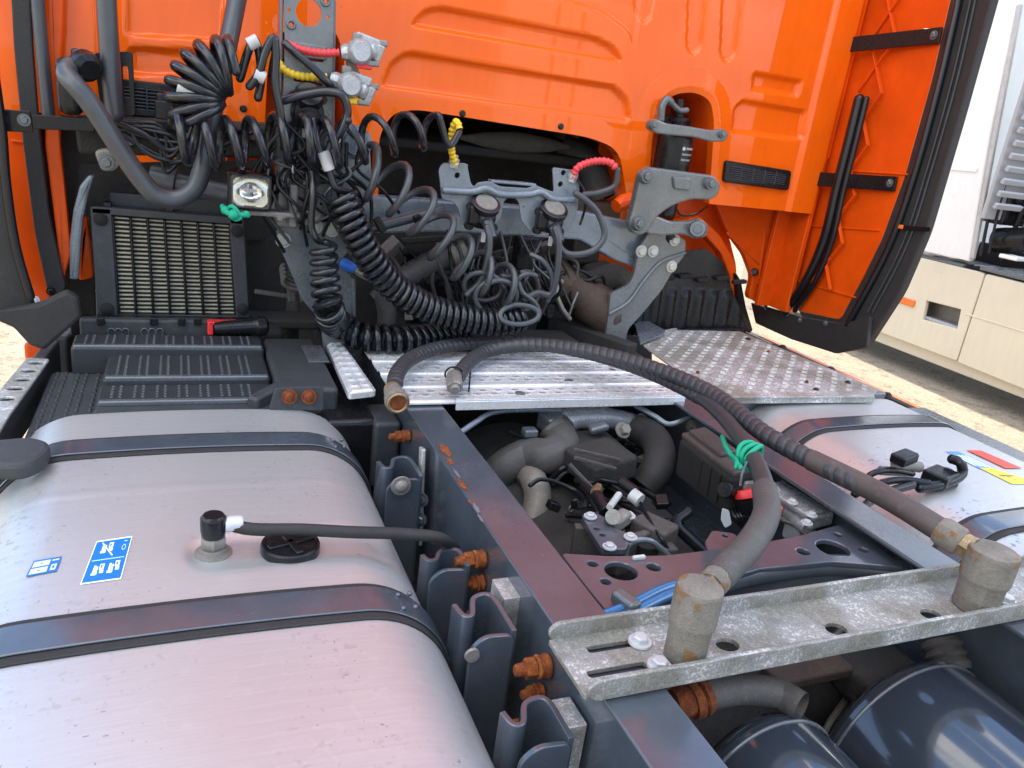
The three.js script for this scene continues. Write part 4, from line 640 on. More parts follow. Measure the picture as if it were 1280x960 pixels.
// ---------- tank brackets, blocks and rusty bolts on the left rail ----------
{
  const brk = (label, cx, cz, w, dep, mirror, h0 = .3, top = .915) => {
    const t = thing('tank_bracket', label, 'bracket', undefined), th = .008;
    // an open hat section seen from above: lip, valley, wall
    const S = [[-.045, -.030], [-.038, -.012], [-.022, -.012], [-.005, -.035], [.022, -.040], [.033, -.030], [.034, .0], [.034, .02]].map(([a, b]) => [cx + a * w, cz + b * dep]);
    const c = new THREE.SplineCurve(S.map(p => new THREE.Vector2(...p))).getPoints(40), pl = [], pr = [];
    c.forEach((p, i) => { const a = c[Math.max(0, i - 1)], b = c[Math.min(40, i + 1)], n = new THREE.Vector2(-(b.y - a.y), b.x - a.x).normalize().multiplyScalar(th / 2); pl.push([p.x + n.x, top - h0 / 2, p.y + n.y]); pr.push([p.x - n.x, top - h0 / 2, p.y - n.y]); });
    put(t, 'hat_section', plate([...pl, ...pr.reverse()], h0, { ax: 'y', r: .001, bevel: .0015 }), M.frame);
    put(t, 'side_wall', plate([[cx - .045 * w, top - .02, cz + .02 * dep], [cx - .02 * w, top - .002, cz + .018 * dep], [cx + .034 * w, top - .006, cz + .02 * dep], [cx + .034 * w, top - h0, cz + .02 * dep], [cx - .04 * w, top - h0, cz + .02 * dep]], .008, { r: .012 }), M.frame);
    return t;
  };
  const nut = (p, label, L = .05, r = .013) => { // a rusty bolt end with its nut sticking out of the web towards the tank
    const t = thing('rusty_bolt', label, 'bolt'), q = V(p), e = off(p, [-L, 0, 0]);
    put(t, 'shank', lathe(q, e, [[0, r * .62], [.92, r * .62], [1, r * .5]], 12), M.rustBright);
    put(t, 'nut', lathe(off(p, [-L * .42, 0, 0]), off(p, [-L * .72, 0, 0]), [[0, r * .95], [.15, r], [.85, r], [1, r * .9]], 6), M.rustBright);
    put(t, 'collar', lathe(off(p, [-L * .02, 0, 0]), off(p, [-L * .40, 0, 0]), [[0, r * 1.12], [.15, r * 1.2], [.5, r * 1.02], [.85, r * 1.15], [1, r * 1.0]], 18), M.rustBright);
    return t;
  };
  const a = brk('dark steel tank bracket at the far strap, with one pale plug', -.452, -1.33, .85, 1.5, 0, .28, .91);
  hexBolt(a, [-.466,0.9,-1.285], [0, 0, 1], .013, { m: M.castDull, dome: true });
  put(a, 'pale_strip', bar([-.405,0.938,-1.366], [-.405,0.742,-1.327], .008, .022, .002, [0, 0, 1]), M.block);
  hexBolt(a, [-.412,0.849,-1.318], [-.6, 0, .8], .010, { m: M.steelGrey }); hexBolt(a, [-.412,0.806,-1.316], [-.6, 0, .8], .010, { m: M.steelGrey });
  brk('small dark steel bracket with upturned lip, between the two straps', -.455, -1.02, .8, .9, 0, .2, .90);
  const c = brk('large dark steel tank bracket at the near strap, with a round hole', -.456, -.838, .8, 1.5, 0, .3, .92);
  put(c, 'hole_plug', lathe([-.49,0.895,-.802], off([-.49,0.895,-.802], [0, 0, .004]), [[0, .011], [1, .010]], 18), M.castDull);
  brk('nearest dark steel bracket, at the bottom edge of the picture beside the tank', -.456, -.648, .82, 1.2, 0, .3, .905);
  single('spacer_block', box([-.399, .79, -.905], [.034, .26, .052], .002), M.block, 'tall pale alloy spacer block beside the large bracket on the left rail', 'spacer block');
  single('spacer_block', box([-.412, .78, -.668], [.032, .24, .05], .002), M.block, 'pale alloy spacer block beside the nearest bracket, cut by the picture bottom', 'spacer block');
  nut([-.392,0.903,-1.503], 'bright rusty bolt on the left rail close below the perforated deck', .045, .012);
  nut([-.392,0.896,-1.022], 'bright rusty bolt above the small bracket, beside the end of the thin hose', .05, .0135);
  nut([-.41,0.841,-1.083], 'rusty bolt pointing at the tank inside the small bracket', .045, .011);
  nut([-.392,0.855,-1.016], 'dull rusty bolt head low behind the small bracket', .03, .012);
  nut([-.41,0.839,-.953], 'rusty bolt lying inside the large bracket behind the near strap', .04, .010);
  nut([-.392,0.89,-.764], 'big rusty bolt right of the tall spacer block', .05, .0145);
  nut([-.392,0.842,-.769], 'dark rusty bolt below the big rusty bolt on the left rail', .032, .011);
  nut([-.415,0.813,-.74], 'large brown rusty bolt inside the nearest bracket', .042, .014);
}

// ---------- galvanised bar with hydraulic couplings ----------
{
  const t = thing('galvanised_bar', 'weathered galvanised channel with slots and holes lying across both frame rails', 'cross bar');
  const y = .953, th = .007, z0 = -.738, z1 = -.622, H = .03, x0 = -.418, x1 = .78;
  // section: back flange, web, front flange, with rounded bends, swept along x
  const O = [[z0, y + H], [z0, y + .012], [z0 + .0035, y + .0035], [z0 + .012, y], [z1 - .012, y], [z1 - .0035, y + .0035], [z1, y + .012], [z1, y + H]];
  const I = [[z1 - th, y + H], [z1 - th, y + .014], [z1 - th - .002, y + .009], [z1 - .014, y + th], [z0 + .014, y + th], [z0 + th + .002, y + .009], [z0 + th, y + .014], [z0 + th, y + H]];
  const flange = (zz, s) => box([(x0 + x1) / 2, y + H / 2 + .003, zz + s * th / 2], [x1 - x0, H - .006, th], .002);
  const cutR = [[.014, .006]];
  const slot = (c, l) => [[c[0] - l, c[2] - .0062], [c[0] + l, c[2] - .0062], [c[0] + l, c[2] + .0062], [c[0] - l, c[2] + .0062]];
  const A = [-.335,0.958,-.702], B = [-.356,0.958,-.66], holes = [slot(A, .042), slot(B, .042)]; holes.forEach(h => h.r = .006);
  for (const p of [[-.184,0.958,-.67], [-.001,0.958,-.664], [0.181,0.958,-.66]]) holes.push([p[0], p[2], .0165, .0135]);
  const W = [[x0, 0, z0 + .006], [x1, 0, z0 + .006], [x1, 0, z1 - .006], [x0, 0, z1 - .006]].map(p => [p[0], y + th / 2, p[2]]);
  put(t, 'web', plate(W, th, { ax: "y", r: .004, bevel: .001, holes }), M.galv);
  const fl = (z, s) => plate([[x0 + .012, y, z], [x0 + .001, y + .010, z], [x0, y + H - .01, z], [x0 + .010, y + H, z], [x1, y + H, z], [x1, y, z]], th, { r: .012, bevel: .002 });
  put(t, 'flange', fl(z0 + th / 2), M.galv); put(t, 'flange', fl(z1 - th / 2), M.galv);
  hexBolt(t, [-.302,0.961,-.699], [0, 1, 0], .0105, { len: .011 }); hexBolt(t, [-.302,0.961,-.652], [0, 1, 0], .0105, { len: .011 }); hexBolt(t, [0.343,0.961,-.657], [0, 1, 0], .0105, { len: .011 });
}
const F1 = [-.259,0.962,-.661], F2 = [0.271,0.962,-.658];
function coupling(label, F, h, r, dir) {
  const t = thing('hydraulic_coupling', label, 'coupling'), b = V(F), top = off(F, [0, h, 0]);
  put(t, 'coupling_body', lathe(b, top, [[0, r * .86], [.04, r * .9], [.08, r * .88], [.44, r * .9], [.5, r * .98], [.54, r], [.93, r], [.985, r * .95], [1, r * .88]], 40), M.corroded);
  const e0 = off(F, [0, h * .80, 0]).addScaledVector(V(dir), r * .8), e1 = e0.clone().addScaledVector(V(dir), r * .45), e2 = e0.clone().addScaledVector(V(dir), r * 1.5);
  put(t, 'elbow_neck', lathe(e0, e1, [[0, r * .6], [.5, r * .55], [1, r * .55]], 6), M.brass);
  put(t, 'ferrule', lathe(e1, e2, [[0, r * .55], [.1, r * .64], [.8, r * .66], [1, r * .56]], 28), M.corroded);
  return [e2.toArray(), e1.toArray()];
}
const toward = (F, h, q) => V(q).clone().sub(off(F, [0, h * .8, 0])).normalize(), N1 = toward(F1, .105, [-.136,1.06,-.732]), N2 = toward(F2, .10, [0.228,1.065,-.79]);
const [E1] = coupling('stout grey rusty hydraulic coupling standing on the left half of the galvanised bar', F1, .105, .030, N1);
const [E2] = coupling('stout grey rusty hydraulic coupling near the right end of the galvanised bar', F2, .10, .036, N2);

const A1 = V(E1).addScaledVector(N1, .022), A2 = V(E2).addScaledVector(N2, .02);
// ---------- the two long hydraulic hoses ----------
const spiral = (r, from, to, pitch = .021) => (s, a) => s > from && s < to ? r * (1.15 - .26 * Math.pow(Math.abs(((s / pitch - a / (2 * Math.PI)) % 1 + 1) % 1 - .5) * 2, 7)) : r;
{
  const t = thing('hydraulic_hose', 'spiral wrapped hydraulic hose with brass coupling, looping over the deck to the left coupling', 'hydraulic hose');
  const P = [[-.429,1.005,-1.522], [-.405,1.01,-1.599], [-.323,1,-1.752], [-.186,0.99,-1.877], [0.002,0.99,-1.918], [0.13,1.01,-1.779], [0.202,1.03,-1.571], [0.225,1.04,-1.346], [0.148,1.05,-1.106], [0.053,1.06,-.927], [-.035,1.065,-.81], [-.115,1.06,-.745], A1, E1];
  put(t, 'wrapped_hose', hoseGeo(P, spiral(.0158, .02, 1.28)), M.hose);
  put(t, 'hose_sleeve', hoseGeo([[0.024,1.062,-.886], [-.035,1.065,-.81], [-.115,1.06,-.745], A1, V(E1).addScaledVector(N1, -.012)], () => .0205), M.rubberOld);
  const a = V([-.434,1,-1.497]), d = new THREE.Vector3(-.05, -.1, 1).normalize(), b = q => a.clone().addScaledVector(d, q);
  const k = put(t, 'brass_coupling', lathe(b(-.03), b(.035), [[0, .018], [.2, .02], [.3, .0185], [.5, .021], [.6, .024], [.75, .0235], [.85, .026], [1, .025]], 28), M.corroded);
  put(k, 'coupling_bore', lathe(b(.034), b(.0365), [[0, .018], [1, .0165]], 24), M.rust); put(k, 'bore_ring', new THREE.TorusGeometry(.020, .004, 8, 28).applyMatrix4(new THREE.Matrix4().makeRotationX(Math.PI / 2).premultiply(alignY(b(.036), d))), M.brass);
}
{
  const t = thing('hydraulic_hose', 'second spiral wrapped hydraulic hose with a grey end fitting, running on to the right coupling', 'hydraulic hose');
  const P = [[-.266,0.998,-1.597], [-.205,1,-1.698], [-.101,0.995,-1.822], [-.01,1.015,-1.809], [0.085,1.04,-1.699], [0.187,1.055,-1.517], [0.23,1.06,-1.318], [0.198,1.06,-1.09], [0.21,1.06,-.97], [0.233,1.06,-.861]];
  put(t, 'wrapped_hose', hoseGeo(P, spiral(.0158, .02, 2)), M.hose);
  put(t, 'plain_hose', hoseGeo([[0.208,1.06,-.981], [0.233,1.06,-.861], [0.234,1.062,-.795], A2, V(E2).addScaledVector(N2, -.012)], () => .0195), M.brown);
  const a = V([-.274,0.995,-1.584]), d = new THREE.Vector3(-.25, -.25, 1).normalize(), b = q => a.clone().addScaledVector(d, q);
  put(t, 'end_fitting', lathe(b(-.03), b(.025), [[0, .017], [.25, .019], [.4, .021], [.85, .021], [1, .017]], 6), M.castDull); put(t, 'fitting_nose', lathe(b(.025), b(.034), [[0, .012], [.6, .012], [1, .009]], 20), M.castDull);
  put(t, 'cable_tie', new THREE.TorusGeometry(.020, .0022, 6, 24).applyMatrix4(new THREE.Matrix4().makeRotationX(Math.PI / 2).premultiply(alignY(b(-.034), d))), M.black);
  put(t, 'cable_tie', bar([-.2,0.99,-1.685], [-.231,0.965,-1.599], .004, .003, .001), M.black);
}
{
  const t = thing('green_rope', 'turquoise rope tied round the wrapped hydraulic hose above the right rail', 'rope');
  const c = V([0.108,1.052,-1.026]), d = new THREE.Vector3(.33, .05, 1).normalize();
  for (let i = 0; i < 3; i++) put(t, 'rope_turn', tubePts(Array.from({ length: 49 }, (_, k) => { const a = k / 48 * Math.PI * 2, q = new THREE.Vector3(Math.cos(a) * .0235, Math.sin(a) * .0235, Math.sin(a * 2 + i) * .004).applyMatrix4(new THREE.Matrix4().makeRotationX(0)); const m = new THREE.Matrix4().lookAt(new THREE.Vector3(), d, new THREE.Vector3(0, 1, 0)); return q.applyMatrix4(m).add(c).addScaledVector(d, (i - 1) * .010); }), .0048, 7), M.green);
  put(t, 'rope_tail', cable([[0.057,1.05,-.987], [0.088,1.04,-1.047], [0.121,1.03,-1.108], [0.167,1.02,-1.18]], .005), M.green); put(t, 'rope_tail', cable([[0.058,1.045,-1], [0.067,1.05,-1.011], [0.091,1.04,-1.061]], .004), M.green);
  put(t, 'grey_string', cable([[0.067,1.06,-.987], [0.044,1.05,-.966], [0.043,1.03,-.963]], .0025, 6), M.steelBlue);
}
for (const [c, r, z, label] of [[[-.112, .756], .112, 0, 'smaller dark glossy air tank between the rails, at the bottom edge of the picture'], [[.215, .70], .165, 0, 'larger dark glossy air tank under the right end of the galvanised bar']]) {
  const t = thing('air_tank', label, 'air tank'), far = label.startsWith('small') ? -.62 : -.66;
  put(t, 'tank_cylinder', lathe([c[0], c[1], far], [c[0], c[1], .25], [[0, r * .9], [.0, r], [1, r]], 64), M.airTank);
  put(t, 'end_dome', lathe([c[0], c[1], far + .004], [c[0], c[1], far - .045], [[0, r * .995], [.2, r * .985], [.5, r * .9], [.8, r * .6], [1, .02]], 64), M.airTank);
  put(t, 'weld_seam', new THREE.TorusGeometry(r, .0028, 8, 80).translate(c[0], c[1], far + .01), M.steelGrey);
}
{
  const t = thing('hydraulic_pipe', 'old grey hose with rusty nuts, running under the galvanised bar', 'hose');
  put(t, 'bent_hose', hoseGeo([[-.212,0.892,-.66], [-.145,0.887,-.66], [-.088,0.875,-.65], [-.076,0.877,-.62]], () => .021), M.rubberOld);
  put(t, 'rusty_nut', [lathe([-.261,0.887,-.66], [-.233,0.886,-.66], [[0, .018], [.5, .022], [1, .02]], 12), lathe([-.233,0.886,-.66], [-.206,0.891,-.66], [[0, .024], [.4, .026], [.5, .02], [.6, .026], [1, .022]], 14)], M.rust);
}
{
  const t = thing('axle_clutter', 'dark rusty axle and valve parts in shadow below the galvanised bar', 'axle parts');
  put(t, 'valve', [box([0.251,0.752,-.75], [.14, .07, .1], .02), cyl([0.241,0.713,-.8], [0.396,0.662,-.78], .03)], M.engineShadeDark);
  put(t, 'rusty_bracket', [box([0.111,0.774,-.78], [.16, .02, .05], .006), box([0.013,0.805,-.95], [.16, .02, .04], .004)], M.exhaust);
  put(t, 'rubber_boot', lathe([0.32,0.845,-.72], [0.314,0.813,-.68], [[0, .03], [.2, .034], [.3, .028], [.5, .034], [.6, .028], [.8, .034], [1, .03]], 20), M.rubberOld);
  put(t, 'cross_tube', cyl([-.35, .62, -.85], [.38, .62, -.85], .07), M.engineShadeDark);
  put(t, 'added_floor_sheet', box([0, .35, -1.5], [2.3, .02, 3.2], .005), M.engineGrey);  // sheet added under the frame to hide the sunlit yard below
  for (let i = 0; i < 6; i++) put(t, 'brake_line', cable([[rr(0, .3), .78, -.85], [rr(0, .35), .74, -.8], [rr(.1, .35), .66, -.72], [rr(.05, .3), .6, -.6]], .006, 6), M.castDull);
}

// ---------- drive line and valves between the rails ----------
{
  const t = thing('gearbox', 'dark gearbox housing deep between the rails', 'gearbox');
  put(t, 'housing', [lathe([-.06, .60, -1.12], [-.06, .60, -1.75], [[0, .10], [.05, .14], [.4, .16], [.7, .19], [1, .22]], 40), box([.05, .55, -1.3], [.2, .3, .3], .04)], M.engineShadeDark);
  put(t, 'top_cover', [box([0.041,0.855,-1.42], [.13, .06, .12], .012, [0, .2, .1]), box([0.074,0.844,-1.52], [.14, .04, .14], .012)], M.engineShadeDark);
  for (const [a, b] of [[[-.066,0.92,-1.36], [0.054,0.889,-1.36]], [[-.08,0.916,-1.33], [0.028,0.883,-1.33]], [[-.038,0.853,-1.3], [-.083,0.896,-1.34]]]) put(t, 'cover_rib', bar(a, b, .006, .008, .002), M.engineGrey);
}
{
  const t = thing('coolant_pipe', 'thick grey rubber elbow hose clamped to a cast pipe and black elbow, under deck edge', 'coolant pipes');
  put(t, 'rubber_elbow', hoseGeo([[-.17,0.72,-1.575], [-.142,0.79,-1.543], [-.088,0.825,-1.533], [-.052,0.84,-1.497], [-.007,0.85,-1.525], [0.001,0.86,-1.568], [-.008,0.87,-1.585]], s => .043, 20, .006), M.rubberOld);
  put(t, 'rubber_elbow', hoseGeo([[0.23,0.865,-1.576], [0.244,0.865,-1.529], [0.226,0.86,-1.46], [0.186,0.84,-1.4], [0.161,0.8,-1.399]], () => .038, 20, .006), M.rubber);
  put(t, 'cast_pipe', hoseGeo([[0.005,0.87,-1.614], [0.061,0.88,-1.617], [0.132,0.88,-1.622], [0.203,0.87,-1.62], [0.258,0.845,-1.61]], s => .030 + .003 * Math.sin(s * 60), 18, .005), M.cast);
  put(t, 'cast_clamp', [box([-.01,0.885,-1.6], [.05, .05, .05], .01, [.2, .4, .1]), box([-.085,0.88,-1.549], [.035, .02, .03], .006), box([0.094,0.89,-1.54], [.05, .02, .03], .008, [.3, 0, .3])], M.steelGrey);
  hexBolt(t, [0.155,0.885,-1.526], [.1, .6, .8], .014, { m: M.castDull, len: .02 });
  put(t, 'hose_clamp', lathe([0.243,0.855,-1.62], [0.269,0.84,-1.605], [[0, .039], [.1, .041], [.9, .041], [1, .039]], 28), M.zinc);
  put(t, 'hose_clamp', lathe([0.014,0.852,-1.58], [0.001,0.866,-1.604], [[0, .044], [.2, .046], [.8, .046], [1, .044]], 28), M.rubberOld);
  put(t, 'beige_elbow', hoseGeo([[-.1,0.74,-1.578], [-.093,0.78,-1.531], [-.096,0.79,-1.465], [-.101,0.765,-1.427], [-.121,0.72,-1.401]], () => .032, 18, .005), M.pipeBeige);
}
for (const [P, r, m, l] of [[[[-.276,0.9,-1.512], [-.226,0.91,-1.548], [-.177,0.92,-1.578], [-.077,0.92,-1.592], [0.017,0.91,-1.605]], .007, M.steelBlue, 'thin pale line rising to the deck edge, left of the cast pipe'], [[[0.229,0.92,-1.599], [0.258,0.91,-1.551], [0.281,0.9,-1.521], [0.316,0.91,-1.515], [0.379,0.92,-1.54]], .007, M.steelBlue, 'thin pale line dipping below the deck edge, right of the cast pipe'], [[[-.054,0.8,-1.461], [-.04,0.83,-1.448], [0.005,0.83,-1.455], [0.086,0.81,-1.448], [0.163,0.79,-1.452]], .008, M.black, 'pair of black leads crossing the gearbox'], [[[-.051,0.79,-1.455], [-.029,0.82,-1.45], [0.01,0.82,-1.454], [0.087,0.8,-1.446], [0.16,0.78,-1.451]], .006, M.coilGrey, 'grey lead crossing the gearbox in front of a black one']]) single('pipe_line', cable(P, r), m, l, 'pipe');  // the two pale pipes take the blue of a highlight on black pipe
{
  const t = thing('mount_bracket', 'bolted steel mounting bracket with sensor plugs behind the cross member', 'mounting bracket');
  put(t, 'mount_plate', plate([[-.131,0.86,-1.177], [-.099,0.86,-1.192], [-.085,0.86,-1.164], [-.089,0.86,-1.127], [-.064,0.86,-1.093], [-.103,0.86,-1.049], [-.149,0.86,-1.057], [-.141,0.86,-1.118]], .012, { ax: 'y', r: .008, holes: [[-.124,0.86,-1.127], [-.124,0.86,-1.104]].map(p => [p[0], p[2], .006]) }), M.crossm);
  put(t, 'mount_wall', [box([-.097,0.8,-1.158], [.10, .10, .02], .004, [0, -.3, 0]), box([-.039,0.81,-1.119], [.09, .08, .02], .008, [0, .3, 0])], M.engineGrey);
  put(t, 'arched_strap', cable([[-.081,0.828,-1.08], [-.079,0.852,-1.08], [-.063,0.861,-1.08], [-.033,0.858,-1.08], [-.008,0.841,-1.08], [0.023,0.815,-1.08]], .006), M.steelBlue);
  put(t, 'rubber_mount', lathe([-.002,0.8,-1.129], [-.01,0.84,-1.118], [[0, .03], [.5, .036], [1, .03]], 24), M.blackMatt);
  put(t, 'cast_block', [box([0.019,0.83,-1.142], [.06, .06, .08], .008, [0, .5, 0]), box([0.019,0.82,-1.093], [.04, .03, .03], .006)], M.engineGrey);
  for (const p of [[-.117,0.868,-1.167], [-.134,0.868,-1.058], [-.076,0.868,-1.082], [-.044,0.875,-1.146]]) hexBolt(t, p, [0, 1, 0], .009, { m: M.zinc });
  put(t, 'pale_bracket', [box([-.065,0.87,-1.143], [.05, .03, .03], .01, [0, .4, .2]), lathe([-.069,0.86,-1.161], [-.089,0.885,-1.132], [[0, .016], [1, .015]], 18)], M.castDull);
  put(t, 'sensor_plug', [cyl([0.018,0.88,-1.225], [0.005,0.885,-1.268], .012), cyl([-.066,0.86,-1.193], [-.062,0.87,-1.248], .013), cyl([-.06,0.86,-1.311], [-.058,0.86,-1.242], .009)], M.black);
  put(t, 'white_plug', [lathe([0.005,0.88,-1.22], [0.014,0.875,-1.2], [[0, .015], [1, .015]], 18), cyl([-.077,0.885,-1.168], [-.029,0.885,-1.215], .007)], M.white);
  put(t, 'brass_fitting', lathe([-.062,0.868,-1.252], [-.039,0.87,-1.281], [[0, .011], [.5, .012], [1, .009]], 6), M.brass);
  put(t, 'sensor_lead', [cable([[0.016,0.87,-1.202], [0.008,0.86,-1.149], [0.005,0.85,-1.098], [0.018,0.83,-1.082]], .0035, 6), cable([[-.043,0.84,-1.371], [-.044,0.86,-1.316], [0.002,0.85,-1.345], [0.086,0.83,-1.342]], .006, 6)], M.black);
  put(t, 'white_clip', box([-.154,0.923,-.938], [.024, .008, .008], .003), M.white);
}
{
  const t = thing('control_unit', 'brown black ribbed control unit box hung inside the right rail', 'control unit');
  put(t, 'unit_body', box([0.25,0.885,-1.275], [.075, .10, .19], .012, [.05, .05, .12]), M.blackMatt);
  for (let i = 0; i < 5; i++) put(t, 'unit_rib', box(off([0.25,0.885,-1.275], [-.0385, 0, -.07 + i * .034]).toArray(), [.006, .07, .006], .002, [.05, .05, .12]), M.blackMatt);
  put(t, 'unit_lid', [box(off([0.25,0.885,-1.275], [0, .054, 0]).toArray(), [.072, .014, .19], .005, [.05, .05, .12]), box(off([0.252,0.885,-1.291], [-.005, .066, -.01]).toArray(), [.045, .012, .12], .005, [.05, .05, .12])], M.brown);
  put(t, 'plug_socket', cyl([0.199,0.9,-1.175], [0.239,0.89,-1.189], .018), M.black);
}
{
  const t = thing('valve_block', 'cast aluminium valve block with bolts, inside the right rail behind the cross member', 'valve block');
  put(t, 'cover', [box([0.329,0.895,-1.102], [.06, .03, .15], .006, [0, .05, .1]), box([0.308,0.91,-1.095], [.045, .012, .13], .004, [0, .05, .1])], M.cast);
  put(t, 'valve_body', [box([0.324,0.86,-1.071], [.045, .07, .05], .008), cyl([0.31,0.88,-1.098], [0.305,0.88,-1.033], .016)], M.cast);
  for (const p of [[0.293,0.915,-1.133], [0.286,0.918,-1.072], [0.294,0.915,-1.024], [0.275,0.905,-1.013]]) hexBolt(t, p, [0, 1, 0], .008, { m: M.zinc });
  put(t, 'orange_plug', box([0.262,0.89,-1.087], [.02, .035, .025], .005), M.orangeBit);
  for (let i = 0; i < 3; i++) put(t, 'valve_lead', cable([[.27 + i * .008, .87, -1.10], [.30 + i * .008, .87, -1.06], [.315 + i * .006, .84, -1.03], [.31 + i * .008, .78, -1.02]], .005, 6), M.coilGrey);
}
{
  const t = thing('cable_plug', 'red collared black plug with a bundle of leads, beside the wrapped hose', 'plug');
  put(t, 'red_collar', lathe([0.246,0.9,-1.169], [0.248,0.885,-1.161], [[0, .02], [.5, .023], [1, .022]], 18), M.red);
  put(t, 'plug_body', lathe([0.248,0.888,-1.163], [0.261,0.85,-1.16], [[0, .022], [.6, .021], [1, .014]], 18), M.black);
  put(t, 'plug_top', box([0.266,0.905,-1.186], [.035, .02, .03], .005), M.castDull);
  for (let i = 0; i < 4; i++) put(t, 'lead', cable([[0.279,0.86,-1.249], off([0.244,0.85,-1.199], [.006 * i, 0, .004 * i]), off([0.237,0.83,-1.165], [.008 * i, .005, 0]), off([0.265,0.81,-1.162], [.006 * i, 0, 0])], .006, 6), M.black);
  put(t, 'white_tag', plate([[0.067,0.952,-1.02], [0.083,0.946,-1.02], [0.097,0.916,-1.02], [0.084,0.909,-1.02], [0.07,0.927,-1.02]], .002, { r: .004, bevel: .0004 }), M.white);
}
{
  const t = thing('support_tab', 'small red brown steel tab with a hole, left of the wrapped hose\'s bare end', 'steel tab');
  put(t, 'tab_plate', plate([[0.043,0.88,-1.018], [0.088,0.88,-1.057], [0.127,0.88,-1.038], [0.119,0.88,-1.01], [0.072,0.88,-.979], [0.031,0.88,-.987]], .006, { ax: 'y', r: .01, holes: [[0.101,0.88,-1.034]].map(p => [p[0], p[2], .006]) }), M.crossm);
  put(t, 'tab_lead', cable([[0.124,0.85,-1.182], [0.08,0.84,-1.156], [0.099,0.82,-1.133], [0.124,0.8,-1.106]], .012), M.black);
}
{
  const t = thing('bay_harness', 'tangle of black leads and ribbed conduits lying over the gearbox between the rails', 'wires');
  const q = (i, j) => { const A = [-.134,0.8,-1.738], B = [0.449,0.8,-1.686], C = [0.124,0.8,-1.106], D = [-.191,0.8,-1.163]; const f = k => (A[k] * (1 - i) + B[k] * i) * (1 - j) + (D[k] * (1 - i) + C[k] * i) * j; return [f(0), f(1) + rr(-.03, .03), f(2)]; };
  for (let k = 0; k < 16; k++) { const a = rr(.05, .6), b = rr(.05, .7); put(t, 'lead', cable([q(a, b), q(a + rr(.05, .15), b + rr(-.1, .15)), q(a + rr(.15, .3), b + rr(-.15, .2)), q(Math.min(1, a + rr(.25, .4)), Math.min(1, b + rr(-.1, .3)))], rr(.003, .006), 6), k % 3 ? M.black : M.coilGrey); }
  for (let k = 0; k < 4; k++) { const a = rr(.5, .7), b = rr(.2, .7); put(t, 'ribbed_conduit', hoseGeo([q(a, b), q(a + .12, b + rr(0, .2)), q(a + .25, b + rr(.05, .3))], s => .008 + .0012 * Math.sin(s * 1400), 10, .0018), M.black); }
  for (let k = 0; k < 9; k++) { const p = q(rr(.1, .95), rr(.15, .9)); put(t, 'connector', box(p, [rr(.015, .03), rr(.012, .02), rr(.015, .035)], .003, [rr(-.4, .4), rr(0, 3), rr(-.4, .4)]), k % 3 ? M.black : M.engineGrey); }
  for (let k = 0; k < 4; k++) { const p = q(rr(.2, .9), rr(.2, .8)); put(t, 'cable_tie', new THREE.TorusGeometry(.008, .0018, 6, 16).rotateY(rr(0, 3)).translate(...p), M.castDull); }
}
{
  const t = thing('air_line_pair', 'two blue air lines held by a grey clamp beside the left rail', 'air lines');
  put(t, 'air_line', cable([[-.295,0.925,-.805], [-.24,0.93,-.815], [-.169,0.93,-.84], [-.079,0.925,-.861]], .008), M.bluePipe); put(t, 'air_line', cable([[-.302,0.925,-.784], [-.243,0.93,-.798], [-.172,0.93,-.822], [-.079,0.92,-.851]], .008), M.bluePipe);
  put(t, 'clamp', box([-.251,0.935,-.816], [.024, .022, .045], .007, [0, .3, 0]), M.steelGrey);
}

// a place among the parts in front of the cab: i, j run over that region, z is its depth
const K = [[-1.039,1.471,-2], [0.091,1.604,-2], [0.198,0.934,-2], [-1.065,0.928,-2]], K2 = [[-1.058,1.46,-2.2], [0.184,1.606,-2.2], [0.303,0.869,-2.2], [-1.086,0.863,-2.2]];
const spot = (i, j, z) => { const u = (i - 100) / 600, v = (j - 140) / 300, w = (-2 - z) / .2, a = (k, Q) => (Q[0][k] * (1 - u) + Q[1][k] * u) * (1 - v) + (Q[3][k] * (1 - u) + Q[2][k] * u) * v, b = k => a(k, K) * (1 - w) + a(k, K2) * w; return [b(0), b(1), z]; };
